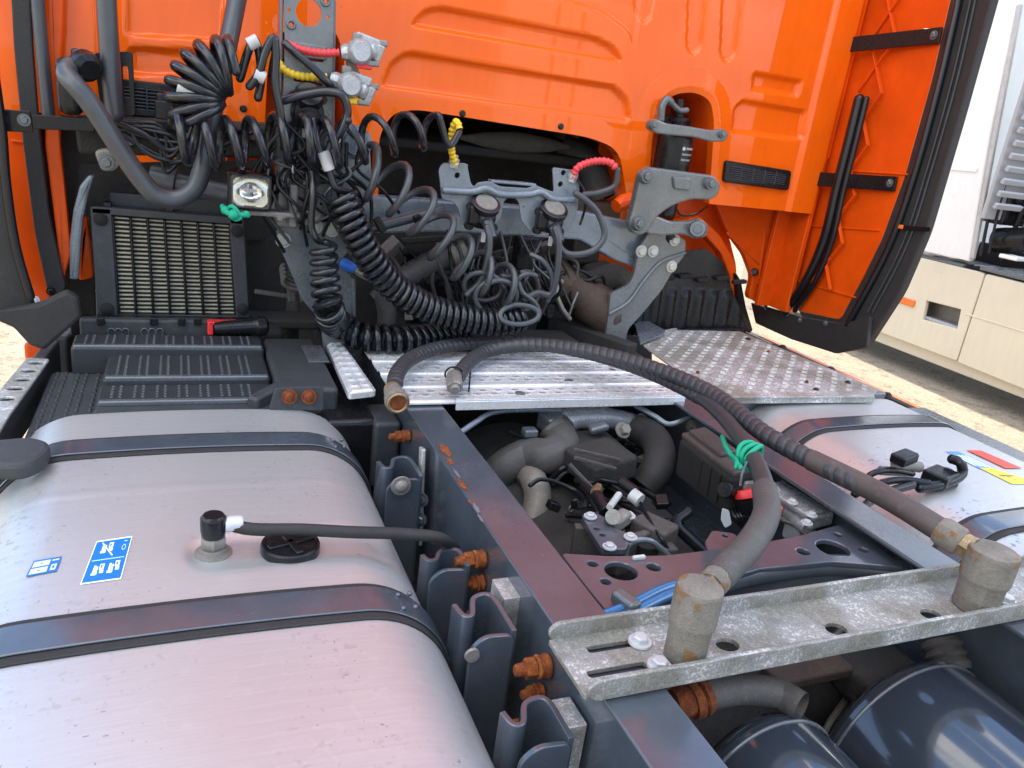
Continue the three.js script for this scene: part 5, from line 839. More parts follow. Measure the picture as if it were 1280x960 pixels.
// ---------- hose carrier post and bracket between deck and cab ----------
{
  const t = thing('carrier_post', 'tall grey steel post with a big round hole near its top, carrying the coils', 'post');
  const z = -1.95, P = [[-.638,1.922,-1.95], [-.527,1.944,-1.95], [-.51,1.427,-1.95], [-.506,1.31,-1.95], [-.53,1.278,-1.95], [-.571,1.265,-1.95], [-.631,1.26,-1.95], [-.624,1.658,-1.95]];
  const sl = (a, b) => { const q = [a, b].flatMap(p => [[p[0], p[1] + .005], [p[0], p[1] - .005]]); const h = [q[0], q[2], q[3], q[1]]; h.r = .004; return h; };
  put(t, 'post_plate', plate(P, .008, { r: .012, holes: [hole([-.575,1.737,-1.95], .030), hole([-.539,1.766,-1.95], .006), hole([-.612,1.707,-1.95], .006), hole([-.618,1.735,-1.95], .0055), hole([-.534,1.734,-1.95], .0055), sl([-.604,1.64,-1.95], [-.537,1.643,-1.95]), sl([-.604,1.595,-1.95], [-.536,1.59,-1.95]), hole([-.562,1.329,-1.95], .027), hole([-.595,1.323,-1.95], .005), hole([-.53,1.322,-1.95], .005)] }), M.armGrey);
  put(t, 'folded_edge', [bar([-.634,1.927,-1.975], [-.628,1.259,-1.975], .007, .05, .003, [0, 0, 1]), bar([-.526,1.948,-1.975], [-.502,1.307,-1.975], .007, .05, .003, [0, 0, 1])], M.steelGrey);
  for (const [a, b] of [[[-.611,1.668,-1.945], [-.534,1.667,-1.945]], [[-.61,1.648,-1.945], [-.533,1.65,-1.945]], [[-.609,1.605,-1.945], [-.536,1.607,-1.945]], [[-.604,1.571,-1.945], [-.535,1.573,-1.945]]]) put(t, 'pressed_lip', bar(a, b, .006, .012, .003), M.armGrey);
  for (const p of [[-.54,1.765,-1.944], [-.612,1.707,-1.944]]) put(t, 'grommet', new THREE.TorusGeometry(.008, .003, 8, 18).translate(...p), M.steelGrey);
  for (const c of [[-.571,1.527,-1.945], [-.564,1.413,-1.945]]) {
    const s = put(t, 'cable_socket', [lathe(c, off(c, [0, 0, .03]), [[0, .038], [.3, .038], [.4, .032], [1, .031]], 24), ...[[-1, -1], [1, -1], [1, 1], [-1, 1]].map(([a, b]) => lathe(off(c, [a * .032, b * .032, 0]), off(c, [a * .032, b * .032, .014]), [[0, .012], [1, .011]], 12))], M.black);
    put(s, 'socket_cap', lathe(off(c, [0, .03, .012]), off(c, [0, .042, .03]), [[0, .034], [.5, .034], [1, .028]], 24), M.blackGloss);
    put(s, 'cable_boot', lathe(off(c, [0, -.004, .02]), off(c, [.008, -.035, .075]), [[0, .026], [.2, .026], [.25, .018], [1, .011]], 18), M.rubber);
    put(s, 'zinc_tab', box(off(c, [-.006, -.045, .02]).toArray(), [.012, .02, .004], .001), M.zinc);
  }
}
{
  const t = thing('carrier_bracket', 'dark grey steel bracket plate with pale bolts, carrying the post on the left rail', 'bracket');
  const z = -1.972;
  put(t, 'bracket_plate', plate([[-.63,1.254,-1.972], [-.598,1.266,-1.972], [-.452,1.283,-1.972], [-.442,1.212,-1.972], [-.464,1.198,-1.972], [-.468,1.17,-1.972], [-.44,1.144,-1.972], [-.424,0.873,-1.972], [-.492,0.873,-1.972], [-.515,1.026,-1.972], [-.563,1.079,-1.972], [-.587,1.138,-1.972], [-.623,1.214,-1.972]], .012, { r: .012, bevel: .002 }), M.steelGrey);
  for (const p of [[-.613,1.227,-1.964], [-.539,1.265,-1.964], [-.498,1.26,-1.964]]) hexBolt(t, p, [0, 0, 1], .0125, { m: M.boltPale });
  put(t, 'side_flange', bar([-.437,1.14,-1.99], [-.421,0.866,-1.99], .01, .06, .003, [0, 0, 1]), M.steelGrey);
}
{
  const t = thing('blue_coupling', 'hose coupling with bright blue cap, in the notch of the carrier bracket', 'hose coupling');
  put(t, 'blue_cap', lathe([-.473,1.182,-1.96], [-.438,1.166,-1.95], [[0, .012], [.2, .014], [.8, .014], [1, .011]], 18), M.blue);
  put(t, 'coupling_body', lathe([-.438,1.166,-1.95], [-.4,1.149,-1.94], [[0, .009], [.3, .012], [.7, .012], [1, .01]], 6), M.castDull);
}
{
  const t = thing('carrier_beam', 'blue grey steel beam running across between post and cab suspension bracket', 'beam');
  put(t, 'beam_body', plate([[-.447,1.328,-2.08], [-.368,1.338,-2.08], [-.17,1.341,-2.08], [0.222,1.344,-2.08], [0.504,1.312,-2.08], [0.536,1.16,-2.08], [0.354,1.21,-2.08], [0.236,1.261,-2.08], [-.161,1.259,-2.08], [-.414,1.239,-2.08]], .06, { r: .01, bevel: .006, holes: [hole([-.34,1.309,-2.08], .007), hole([-.256,1.328,-2.08], .006), hole([0.215,1.323,-2.08], .005), hole([0.24,1.301,-2.08], .005)] }), M.steelBlue);
  put(t, 'beam_end', lathe([-.452,1.471,-1.98], off([-.452,1.471,-1.98], [0, 0, .03]), [[0, .04], [.5, .04], [.6, .03], [1, .028]], 28), M.steelBlue);
  put(t, 'beam_cheek', plate([[-.497,1.489,-2], [-.416,1.498,-2], [-.393,1.335,-2], [-.464,1.306,-2], [-.497,1.317,-2]], .012, { r: .02 }), M.steelBlue);
  put(t, 'conduit', [cyl([-.447,1.252,-1.97], [-.211,1.329,-1.97], .012), cyl([-.434,1.271,-1.98], [-.198,1.316,-1.98], .008)], M.coilGrey);
  for (const [a, b] of [[[-.393,1.298,-1.955], [-.37,1.264,-1.955]], [[-.291,1.313,-1.955], [-.276,1.282,-1.955]]]) put(t, 'conduit_clip', bar(a, b, .012, .02, .004), M.black);
}
{
  const t = thing('socket_bracket', 'pressed blue grey bracket with two upright tabs, in front of the cab opening', 'socket bracket');
  const z = -1.93;
  put(t, 'bracket_sheet', plate([[-.251,1.43,-1.93], [-.242,1.447,-1.93], [-.179,1.453,-1.93], [-.164,1.407,-1.93], [-.154,1.396,-1.93], [-.144,1.409,-1.93], [-.112,1.415,-1.93], [-.084,1.404,-1.93], [-.004,1.406,-1.93], [0.013,1.416,-1.93], [0.057,1.405,-1.93], [0.071,1.402,-1.93], [0.057,1.465,-1.93], [0.13,1.463,-1.93], [0.146,1.413,-1.93], [0.148,1.357,-1.93], [0.135,1.305,-1.93], [0.022,1.291,-1.93], [-.012,1.32,-1.93], [-.026,1.37,-1.93], [-.051,1.384,-1.93], [-.068,1.366,-1.93], [-.07,1.325,-1.93], [-.089,1.301,-1.93], [-.175,1.297,-1.93], [-.188,1.337,-1.93], [-.205,1.356,-1.93], [-.235,1.359,-1.93]], .006, { r: .009, bevel: .0015, holes: [hole([-.201,1.421,-1.93], .009), hole([0.091,1.454,-1.93], .009), hole([0.087,1.424,-1.93], .009), hole([-.07,1.378,-1.93], .004), hole([-.011,1.381,-1.93], .004), hole([-.011,1.358,-1.93], .004), hole([-.1,1.312,-1.93], .004)] }), M.steelBlue);
  put(t, 'pressed_bead', [cable([[-.232,1.382,-1.922], [-.16,1.385,-1.92], [-.123,1.396,-1.918], [-.09,1.386,-1.92], [0.003,1.392,-1.92], [0.029,1.4,-1.918], [0.065,1.386,-1.92], [0.127,1.387,-1.922]], .009, 10), bar([-.107,1.414,-1.945], [0.02,1.415,-1.945], .03, .008, .003)], M.steelBlue);
  put(t, 'back_flange', bar([-.227,1.442,-1.955], [-.173,1.447,-1.955], .045, .005, .002), M.steelBlue);
  for (const [c, k] of [[[-.126,1.33,-1.925], 0], [[0.066,1.331,-1.925], 1]]) {
    const s = put(t, 'cable_socket', [lathe(off(c, [0, 0, -.01]), off(c, [0, -.006, .03]), [[0, .036], [.3, .036], [.35, .03], [1, .029]], 24), ...[[-1, -1], [1, -1], [-1, .6]].map(([a, b]) => lathe(off(c, [a * .033, b * .03, 0]), off(c, [a * .033, b * .03, .014]), [[0, .012], [1, .011]], 12)), box(off(c, [-.03, 0, .02]).toArray(), [.03, .05, .03], .008)], M.black);
    put(s, 'socket_lid', lathe(off(c, [0, .020, .018]), off(c, [0, .034, .027]), [[0, .036], [.2, .038], [.9, .038], [1, .035]], 36), M.blackGloss);
    put(s, 'lid_disc', lathe(off(c, [0, .0335, .0267]), off(c, [0, .0365, .0287]), [[0, .029], [1, .028]], 36), M.castDull);
    put(s, 'cable_boot', lathe(off(c, [.004, -.004, .018]), off(c, [.018, -.05, .055]), [[0, .024], [.2, .024], [.26, .016], [1, .010]], 18), M.coilGrey);
    put(s, 'zinc_tab', box(off(c, [.004, -.055, .02]).toArray(), [.012, .026, .003], .001), M.zinc);
  }
  for (const c of [[-.214,1.44,-1.93], [0.116,1.434,-1.925]]) put(t, 'hose_nipple', [lathe(c, off(c, [.002, .03, .006]), [[0, .012], [.3, .012], [.35, .008], [1, .008]], 6), lathe(off(c, [0, .01, .002]), off(c, [.002, .022, .005]), [[0, .013], [1, .013]], 6)], M.cast);
}
const sheathed = (name, P, r, m, label) => { const n = P.length; return single(name, hoseGeo(P, s => r * (.92 + .10 * Math.sign(Math.sin(s / .011 * Math.PI * 2))), 12, .002), m, label, 'hose sleeve'); };
sheathed('spiral_sleeve', [[-.21,1.446,-1.925], [-.229,1.486,-1.91], [-.233,1.533,-1.9], [-.228,1.549,-1.89], [-.223,1.532,-1.88]], .009, M.yellow, 'yellow spiral sleeve standing on the left tab of the socket bracket');
sheathed('spiral_sleeve', [[0.117,1.445,-1.92], [0.121,1.471,-1.91], [0.16,1.492,-1.9], [0.202,1.495,-1.89], [0.221,1.483,-1.885]], .010, M.redSheath, 'red spiral sleeve arching from the right tab of the socket bracket');
sheathed('spiral_sleeve', [[-.619,1.666,-1.93], [-.593,1.658,-1.92], [-.552,1.657,-1.915], [-.511,1.663,-1.91]], .009, M.redSheath, 'red spiral sleeve crossing the carrier post below its big hole');
sheathed('spiral_sleeve', [[-.646,1.631,-1.91], [-.628,1.61,-1.9], [-.594,1.603,-1.9], [-.537,1.608,-1.91]], .009, M.yellow, 'yellow spiral sleeve across the carrier post');
function gladhand(label, a, b, side) {
  const t = thing('air_coupling', label, 'air coupling'), p = V(a), q = V(b), d = q.clone().sub(p), at = (k, o = [0, 0, 0]) => p.clone().addScaledVector(d, k).add(V(o));
  put(t, 'coupling_body', [lathe(at(0), at(.45), [[0, .013], [.2, .018], [.6, .018], [.7, .024], [1, .026]], 8), lathe(at(.4, [0, 0, -.02]), at(.42, [0, .0, .035]), [[0, .022], [.3, .028], [.8, .028], [1, .02]], 20), lathe(at(.5), at(.85), [[0, .022], [.4, .018], [.8, .022], [1, .015]], 10), box(at(.62, [0, .022, 0]).toArray(), [.06, .022, .03], .006, [0, 0, -.2]), box(at(.9, [0, -.004, 0]).toArray(), [.018, .04, .022], .005, [.2, 0, -.3])], M.cast);
  put(t, 'lug', [box(at(.95, [.004, .016, .006]).toArray(), [.02, .014, .014], .004), box(at(.75, [0, -.026, .01]).toArray(), [.03, .012, .02], .004), box(at(.35, [0, .03, .01]).toArray(), [.022, .018, .018], .005)], M.castDull);
  put(t, side === 'red' ? 'red_insert' : 'yellow_insert', box(at(.55, [0, -.030, .01]).toArray(), [.035, .014, .018], .004), side === 'red' ? M.red : M.yellow);
}
gladhand('cast aluminium air coupling on the red sleeve, right of the post', [-.507,1.664,-1.91], [-.416,1.68,-1.9], 'red');
gladhand('cast aluminium air coupling on the yellow sleeve, lower one beside the post', [-.529,1.607,-1.91], [-.43,1.585,-1.9], 'yellow');
single('coupling_arm', bar([-.485,1.653,-1.93], [-.461,1.612,-1.93], .018, .02, .006), M.castDull, 'short cast arm joining the two air couplings', 'arm');

// ---------- coiled lines ----------
function coilThing(label, P, R, turns, r, m, { lead = [], tail = [], a0 = 0, per = 16, wob = 0, k = 8 } = {}) {
  const t = thing('coiled_cable', label, 'coiled cable'), c = coilPts(P, R, turns, per, a0, wob), ps = [];
  if (lead.length) ps.push(...smoothPts([...lead, c[0]], 10).slice(0, -1)); ps.push(...c); if (tail.length) ps.push(...smoothPts([c[c.length - 1], ...tail], 10).slice(1));
  put(t, 'coil', tubePts(ps, r, k), m); return t;
}
coilThing('coiled black cable hanging from the lower post socket down onto the deck', [[-.537,1.244,-1.85], [-.529,1.168,-1.85], [-.518,1.093,-1.84], [-.47,1.02,-1.952], [-.417,1,-1.921], [-.318,0.995,-1.913], [-.205,0.99,-1.962], [-.101,0.985,-2.03]], t => t < .3 ? .026 + .006 * t / .3 : .032, 29, .0082, M.coil, { lead: [[-.567,1.402,-1.87], [-.565,1.361,-1.85], [-.564,1.279,-1.85], [-.552,1.254,-1.85]] });
coilThing('second coiled black cable sweeping down right of the post to the heap of loops', [[-.496,1.356,-1.86], [-.472,1.295,-1.85], [-.426,1.218,-1.85], [-.359,1.147,-1.86], [-.263,1.092,-1.87], [-.175,1.071,-1.87], [-.084,1.06,-1.87], [0.012,1.068,-1.88]], .031, 33, .0082, M.coil, { lead: [[-.567,1.515,-1.87], [-.557,1.458,-1.85], [-.53,1.408,-1.85], [-.514,1.374,-1.85]], a0: 1 });
coilThing('loose black air coil strung level between the fan of loops and the post', [[-.858,1.447,-1.86], [-.802,1.447,-1.86], [-.722,1.455,-1.86], [-.639,1.467,-1.86], [-.552,1.466,-1.86], [-.488,1.476,-1.86]], .050, 7.2, .0095, M.coil, { a0: .6, wob: .12 });
coilThing('stretched black air coil from the post to the yellow sleeve', [[-.492,1.477,-1.84], [-.429,1.494,-1.85], [-.353,1.512,-1.86], [-.278,1.523,-1.87]], t => .050 - .014 * t, 2.9, .0085, M.coil, { a0: 2.4, tail: [[-.247,1.493,-1.87], [-.223,1.525,-1.88]] });
coilThing('grey spiral air hose descending behind the post towards the heap of loops', [[-.455,1.417,-1.88], [-.385,1.386,-1.88], [-.313,1.335,-1.88], [-.232,1.262,-1.88], [-.153,1.205,-1.88], [-.035,1.154,-1.88]], t => .060 - .012 * t, 6.5, .0088, M.coilGrey, { a0: 1.2, wob: .1 });
coilThing('fan of black air coil bunched in a tight bend left of the post', [[-.799,1.489,-1.87], [-.811,1.516,-1.87], [-.811,1.548,-1.87], [-.795,1.579,-1.87], [-.77,1.598,-1.87], [-.736,1.605,-1.87]], .053, 8.5, .0100, M.coil, { a0: .2 });
for (const [n, P, r, m, l] of [
  ['air_hose', [[-.723,1.582,-1.86], [-.705,1.644,-1.86], [-.696,1.661,-1.86], [-.687,1.643,-1.86], [-.681,1.584,-1.86], [-.686,1.548,-1.86]], .009, M.coil, 'black hose loop with white tape, left of the post'],
  ['air_hose', [[-.705,1.569,-1.84], [-.69,1.591,-1.84], [-.672,1.648,-1.84], [-.659,1.67,-1.84], [-.654,1.635,-1.84], [-.654,1.58,-1.84], [-.642,1.525,-1.84], [-.629,1.45,-1.85]], .009, M.coil, 'black hose arching up and down against the left edge of the post'],
  ['air_hose', [[-.628,1.664,-1.9], [-.61,1.649,-1.89], [-.573,1.624,-1.88], [-.537,1.596,-1.88], [-.527,1.59,-1.9]], .009, M.coil, 'black hose crossing the post slantwise over the red sleeve'],
  ['air_hose', [[-.632,1.548,-1.88], [-.589,1.565,-1.87], [-.536,1.578,-1.86], [-.51,1.573,-1.85], [-.497,1.541,-1.85], [-.506,1.506,-1.85], [-.529,1.469,-1.85], [-.543,1.416,-1.85]], .0095, M.coil, 'black hose looping right over the upper post socket'],
  ['socket_cable', [[-.128,1.306,-1.87], [-.121,1.276,-1.86], [-.122,1.215,-1.86], [-.13,1.166,-1.87], [-.158,1.129,-1.88]], .009, M.coilGrey, 'cable dropping from the left bracket socket into the loops'],
  ['socket_cable', [[0.062,1.315,-1.87], [0.071,1.288,-1.86], [0.08,1.203,-1.86], [0.075,1.139,-1.87], [0.042,1.14,-1.88], [0.004,1.121,-1.88]], .009, M.coilGrey, 'cable dropping from the right bracket socket into the loops'],
  ['socket_cable', [[0.063,1.311,-1.89], [0.094,1.26,-1.88], [0.115,1.25,-1.87], [0.175,1.264,-1.86], [0.205,1.304,-1.86], [0.183,1.361,-1.87], [0.143,1.394,-1.88], [0.118,1.407,-1.89]], .009, M.coilGrey, 'cable looping right of the right bracket socket back up to the bracket'],
  ['air_hose', [[0.227,1.479,-1.885], [0.228,1.437,-1.89], [0.198,1.417,-1.9], [0.147,1.406,-1.9]], .008, M.coilGrey, 'grey hose curling down from the red sleeve to the bracket'],
  ['socket_cable', [[0.017,1.238,-1.9], [0.043,1.227,-1.88], [0.069,1.196,-1.87], [0.078,1.152,-1.87], [0.074,1.118,-1.88]], .0075, M.coilGrey, 'short grey cable arching right of the heap, above the exhaust'],
  ['socket_cable', [[-.062,1.179,-1.89], [-.027,1.176,-1.88], [-.01,1.143,-1.87], [0.031,1.115,-1.87], [0.05,1.089,-1.87]], .0075, M.coilGrey, 'grey cable sloping down to the right end of the heap'],
  ['wire', [[0.132,1.44,-1.92], [0.15,1.415,-1.91], [0.161,1.38,-1.91], [0.163,1.343,-1.92], [0.159,1.325,-1.92]], .0035, M.black, 'thin black wire hanging beside the red sleeve'],
]) single(n, cable(P, r), m, l, n.replace('_', ' '));
for (const [x, y, a, b, z, tl, l] of [[605, 366, 29, 24, -1.85, -.25, 'largest round grey cable loop, in the middle of the heap below the bracket'], [585, 352, 29, 19, -1.88, -.35, 'tilted grey cable loop, left of the largest one'], [636, 388, 27, 11, -1.84, .1, 'flat grey cable loop lying lowest in the heap'], [648, 358, 22, 27, -1.89, .35, 'upright grey cable loop, right of the largest one']]) {
  const pts = [], kx = .00199, c = V(spot(x, y, z)); for (let i = 0; i <= 60; i++) { const t = i / 60 * Math.PI * 2 * 1.12 + x, u = Math.cos(t) * a * kx, v = Math.sin(t) * b * kx; pts.push(new THREE.Vector3(c.x + u * Math.cos(tl) - v * Math.sin(tl), c.y + u * Math.sin(tl) + v * Math.cos(tl), z + .02 * Math.sin(t * .7))); }
  single('cable_loop', tubePts(pts, .0072, 8), M.coilGrey, l, 'cable loop');
}
for (const [p, q, l] of [[[-.69,1.661,-1.845], [-.709,1.649,-1.845], 'white tape at the top of the hose loop left of the post'], [[-.696,1.595,-1.842], [-.675,1.588,-1.842], 'white tape lower on the hose loop left of the post'], [[-.548,1.451,-1.838], [-.532,1.414,-1.838], 'white label sleeve on the cable right of the post'], [[-.845,1.551,-1.83], [-.812,1.543,-1.83], 'white tape on the lower end of the fan of coil']]) single('tape_wrap', lathe(p, q, [[0, .0125], [.1, .0135], [.9, .0135], [1, .0125]], 14), M.white, l, 'tape');

// ---------- work lamp, oil cooler, pipes and dark parts on the left ----------
{
  const t = thing('work_lamp', 'square black work lamp with clear ribbed lens, left of the post', 'work lamp');
  const c = V([-.699,1.348,-1.86]), A = [-.742,1.388,-1.86], B = [-.655,1.313,-1.86], w = B[0] - A[0], h = A[1] - B[1];
  put(t, 'lamp_housing', box([c.x + .008, c.y, c.z - .075], [w * 1.1, h * 1.12, .085], .02), M.black);
  put(t, 'bezel', plate([[c.x - w * .52, c.y + h * .52, c.z], [c.x + w * .52, c.y + h * .52, c.z], [c.x + w * .52, c.y - h * .52, c.z], [c.x - w * .52, c.y - h * .52, c.z]], .016, { r: .018, bevel: .004, holes: [Object.assign([[-1, 1], [1, 1], [1, -1], [-1, -1]].map(([a, b]) => [c.x + a * w * .465, c.y + b * h * .46]), { r: .014 })] }), M.black);
  put(t, 'reflector', [new THREE.LatheGeometry([[.0001, 0], [.02, .001], [.036, .005], [.052, .013], [.064, .022], [.072, .031]].map(v => new THREE.Vector2(...v)), 24).rotateX(Math.PI / 2).scale(.74, .74, 1).translate(0, 0, c.z - .029).scale(w * .98 / .102, h * .98 / .102, 1).translate(c.x, c.y, 0)], M.mirror);
  put(t, 'lamp_shell', [1, -1].flatMap(s => [box([c.x + s * w * .5, c.y, c.z - .02], [w * .06, h, .04], .004), box([c.x, c.y + s * h * .5, c.z - .02], [w, h * .06, .04], .004)]), M.black);
  put(t, 'reflector_cup', box([c.x, c.y + .004, c.z + .004], [w * .3, h * .10, .003], .001), M.cast);
  put(t, 'lens', box([c.x, c.y, c.z + .0075], [w * .94, h * .93, .004], .0015), M.lens);
  for (let i = 0; i < 11; i++) put(t, 'lens_rib', box([c.x + (i - 5) * w * .084, c.y, c.z + .0105], [w * .03, h * .86, .003], .001), M.lens);
  for (let i = 0; i < 3; i++) put(t, 'lens_rib', box([c.x, c.y + (i - 1) * h * .22, c.z + .0125], [w * .74, h * .02, .002], .001), M.lens);
  put(t, 'lamp_stay', [box([c.x + .05, c.y - h * .66, c.z - .05], [.13, .012, .05], .004), box([c.x + .10, c.y - .03, c.z - .06], [.02, .1, .04], .006)], M.castDull);
  hexBolt(t, [c.x + .07, c.y - h * .72, c.z - .03], [0, -1, .2], .011, { m: M.castDull });
}
{
  const t = thing('green_rope', 'green rope tied in knots under the work lamp', 'rope');
  put(t, 'rope_knot', [cable([[-.756,1.311,-1.87], [-.746,1.302,-1.84], [-.725,1.3,-1.84], [-.705,1.3,-1.84]], .006), cable([[-.753,1.3,-1.86], [-.737,1.315,-1.85], [-.721,1.294,-1.84], [-.731,1.289,-1.84], [-.741,1.303,-1.84]], .005), ball([-.735,1.3,-1.835], .012), ball([-.752,1.307,-1.85], .009), ball([-.708,1.302,-1.84], .008)], M.green);
}
{
  const t = thing('oil_cooler', 'black framed oil cooler with pale fins, left below the cab', 'cooler');
  const z = -2.16, A = V([-1.039,1.249,-2.16]), B = V([-.694,1.244,-2.16]), C = V([-.674,0.974,-2.16]), D = V([-1.035,0.97,-2.16]);
  const L = (u, v, dz = 0) => { const a = A.clone().lerp(B, u), b = D.clone().lerp(C, u), p = a.lerp(b, v); p.z += dz; return p; };
  const G = [.13, .905, .065, .955];
  const mk = (u0, v0, u1, v1, w, h, dz) => bar(L(u0, v0, dz), L(u1, v1, dz), w, h, .003, [0, 0, 1]);
  put(t, 'cooler_frame', [mk(.06, 0, .06, 1, .046, .05, 0), mk(.955, 0, .955, 1, .034, .05, 0), mk(0, .025, 1, .025, .018, .05, 0), mk(0, .98, 1, .98, .016, .05, 0), mk(.10, .5, .90, .5, .34, .006, -.03)], M.plastic);
  const rows = 23, cols = 7;
  for (let j = 0; j < rows; j++) { const v = G[2] + (j + .5) * (G[3] - G[2]) / rows; put(t, 'fin', mk(G[0], v, G[1], v, .0055, .016, .004), M.fins); put(t, 'grille_slat', mk(G[0], v + .021, G[1], v + .021, .0035, .014, -.002), M.black); }
  for (let i = 0; i <= cols; i++) { const u = G[0] + i * (G[1] - G[0]) / cols; put(t, 'grille_bar', mk(u, G[2], u, G[3], .007, .024, .010), M.black); }
  for (const [u, v] of [[.055, .1], [.06, .9], [.955, .12], [.955, .88]]) put(t, 'mount_button', lathe(L(u, v, .024), L(u, v, .034), [[0, .016], [.6, .015], [1, .008]], 18), M.blackMatt);
  for (const u of [0, .5, 1]) put(t, 'top_hook', box(L(.1 + u * .8, -.01, 0).toArray(), [.02, .02, .03], .004), M.black);
}
{
  const t = thing('battery_box', 'black box edge with latches and embossed lettering, between cooler and step', 'battery box');
  put(t, 'box_face', [box([-.965,0.961,-2.08], [.21, .06, .03], .008), box([-.826,0.963,-2.08], [.10, .06, .03], .008)], M.plastic);
  put(t, 'box_top', box([-.884,0.962,-2.11], [.42, .05, .04], .006), M.black);
  for (const p of [[-1.023,0.987,-2.06], [-.906,0.989,-2.06], [-.842,0.99,-2.06], [-.805,0.991,-2.06]]) put(t, 'latch', box(p, [.018, .02, .01], .003), M.black);
  for (const [a, b] of [[128, 150], [162, 186]]) for (let i = 0; i < 3; i++) { const c = V(spot(a + (b - a) * (i + .5) / 3, 413, -2.062)); put(t, 'embossed_mark', new THREE.TorusGeometry(.010, .0018, 6, 16).scale(.8, 1, 1).translate(c.x, c.y, c.z), M.steelGrey); }
}
{
  const t = thing('terminal_cover', 'red terminal cover with black boot, behind the black step', 'terminal cover');
  put(t, 'red_cover', [box([-.775,0.98,-2.05], [.014, .035, .03], .003), box([-.739,0.993,-2.05], [.08, .008, .03], .003)], M.red);
  put(t, 'black_boot', lathe([-.766,0.983,-2.03], [-.635,0.992,-2.03], [[0, .014], [.2, .018], [.7, .02], [.8, .028], [.95, .024], [1, .012]], 18), M.black);
}
{
  const t = thing('grab_pipe', 'thick dark bent steel pipe in a U in front of the cab left side', 'pipe');
  put(t, 'bent_pipe', tube([[-1.049,1.56,-1.97], [-1.054,1.547,-1.95], [-1.041,1.53,-1.93], [-1.013,1.497,-1.92], [-.921,1.35,-1.92], [-.89,1.318,-1.92], [-.851,1.312,-1.92], [-.814,1.338,-1.92], [-.793,1.394,-1.92], [-.777,1.488,-1.94], [-.749,1.611,-1.98], [-.713,1.78,-2.05], [-.692,1.9,-2.08]], .0205, 160, 16), M.coilGrey);
  put(t, 'pipe_cap', lathe([-1.034,1.575,-2], [-1.012,1.559,-1.96], [[0, .02], [.3, .03], [.8, .03], [1, .02]], 20), M.black);
  put(t, 'pipe_cap_back', box([-1.061,1.519,-2.06], [.05, .12, .06], .02), M.black);
}
single('grab_rail', tube([[-.979,1.791,-2], [-.979,1.701,-2], [-.975,1.544,-2], [-.972,1.476,-2]], .0195, 40, 16), M.coilGrey, 'straight dark upright pipe against the left of the cab wall', 'pipe');
{
  const t = thing('pipe_bracket', 'black plate bracket with a slot holding the upright pipe, by the left air vent', 'bracket');
  put(t, 'bracket_plate', plate([[-1.016,1.595,-2.1], [-.937,1.609,-2.1], [-.934,1.47,-2.1], [-1.004,1.462,-2.1]], .012, { r: .01, holes: [Object.assign([[-.96,1.576,-2.1], [-.946,1.578,-2.1], [-.943,1.506,-2.1], [-.958,1.504,-2.1]].map(p => [p[0], p[1]]), { r: .008 })] }), M.black);
  put(t, 'bracket_head', plate([[-1.057,1.598,-2.06], [-1.02,1.6,-2.06], [-1.013,1.555,-2.06], [-1.047,1.547,-2.06]], .03, { r: .01, bevel: .004 }), M.black);
  hexBolt(t, [-1.038,1.584,-2.045], [0, 0, 1], .010, { m: M.steelGrey });
}
{
  const t = thing('cab_mount_beam', 'dark cross beam and mount casting under the left cab wall, behind the coils', 'beam');
  put(t, 'cross_beam', [bar([-1.061,1.413,-2.14], [-.608,1.446,-2.14], .05, .085, .01), bar([-1.056,1.448,-2.1], [-.613,1.47,-2.1], .03, .02, .006)], M.engineShadeDark);
  put(t, 'beam_slot', [bar([-.97,1.4,-2.108], [-.933,1.415,-2.108], .006, .014, .003), bar([-.696,1.46,-2.108], [-.668,1.459,-2.108], .006, .02, .003)], M.steelGrey);
  put(t, 'mount_casting', plate([[-1.019,1.389,-2.05], [-.991,1.399,-2.05], [-.964,1.373,-2.05], [-.975,1.349,-2.05], [-1.005,1.345,-2.05]], .03, { r: .012, bevel: .006 }), M.castDull);
  hexBolt(t, [-.994,1.367,-2.03], [0, 0, 1], .011, { m: M.steelGrey });
  put(t, 'damper', lathe([-.903,1.34,-2.08], [-.727,1.315,-2.04], [[0, .03], [.3, .03], [.32, .024], [.95, .024], [1, .018]], 20), M.coilGrey);
  put(t, 'cable_tray', [bar([-.89,1.504,-2.05], [-.838,1.503,-2.05], .04, .05, .006), box([-.872,1.493,-2.03], [.04, .04, .02], .004)], M.black);
  hexBolt(t, [-.673,1.458,-2.1], [0, 0, 1], .009, { m: M.castDull });
}
{
  const t = thing('wire_harness', 'thin black wires draped over the dark cross beam left of the coils', 'wires');
  for (let i = 0; i < 9; i++) put(t, 'wire', cable([V(spot(rr(120, 150), rr(148, 165), -2.05)), V(spot(rr(165, 185), rr(150, 195), -2.03)), V(spot(rr(190, 215), rr(165, 210), -2.02)), V(spot(rr(220, 240), rr(140, 190), -2.03)), V(spot(rr(250, 300), rr(150, 190), -2.06))], rr(.004, .007), 6), M.black);
}

{
  const t = thing('lead_bundle', 'thin dark leads tangled round the post behind the large coils', 'wires');
  for (let i = 0; i < 22; i++) { const x = rr(300, 440), y = rr(150, 200); put(t, 'lead', cable([V(spot(x, y, rr(-1.92, -1.88))), V(spot(x + rr(-25, 25), y + rr(15, 40), rr(-1.91, -1.87))), V(spot(x + rr(-30, 40), y + rr(40, 80), rr(-1.91, -1.87))), V(spot(x + rr(-20, 60), y + rr(60, 130), rr(-1.94, -1.9)))], rr(.003, .0055), 6), i % 4 ? M.black : M.coilGrey); }
  for (let i = 0; i < 8; i++) { const x = rr(330, 440), y = rr(165, 235); put(t, 'cable_tie', new THREE.TorusGeometry(.009, .002, 6, 14).rotateY(rr(0, 3)).translate(...spot(x, y, -1.885)), i % 3 ? M.black : M.white); }
}
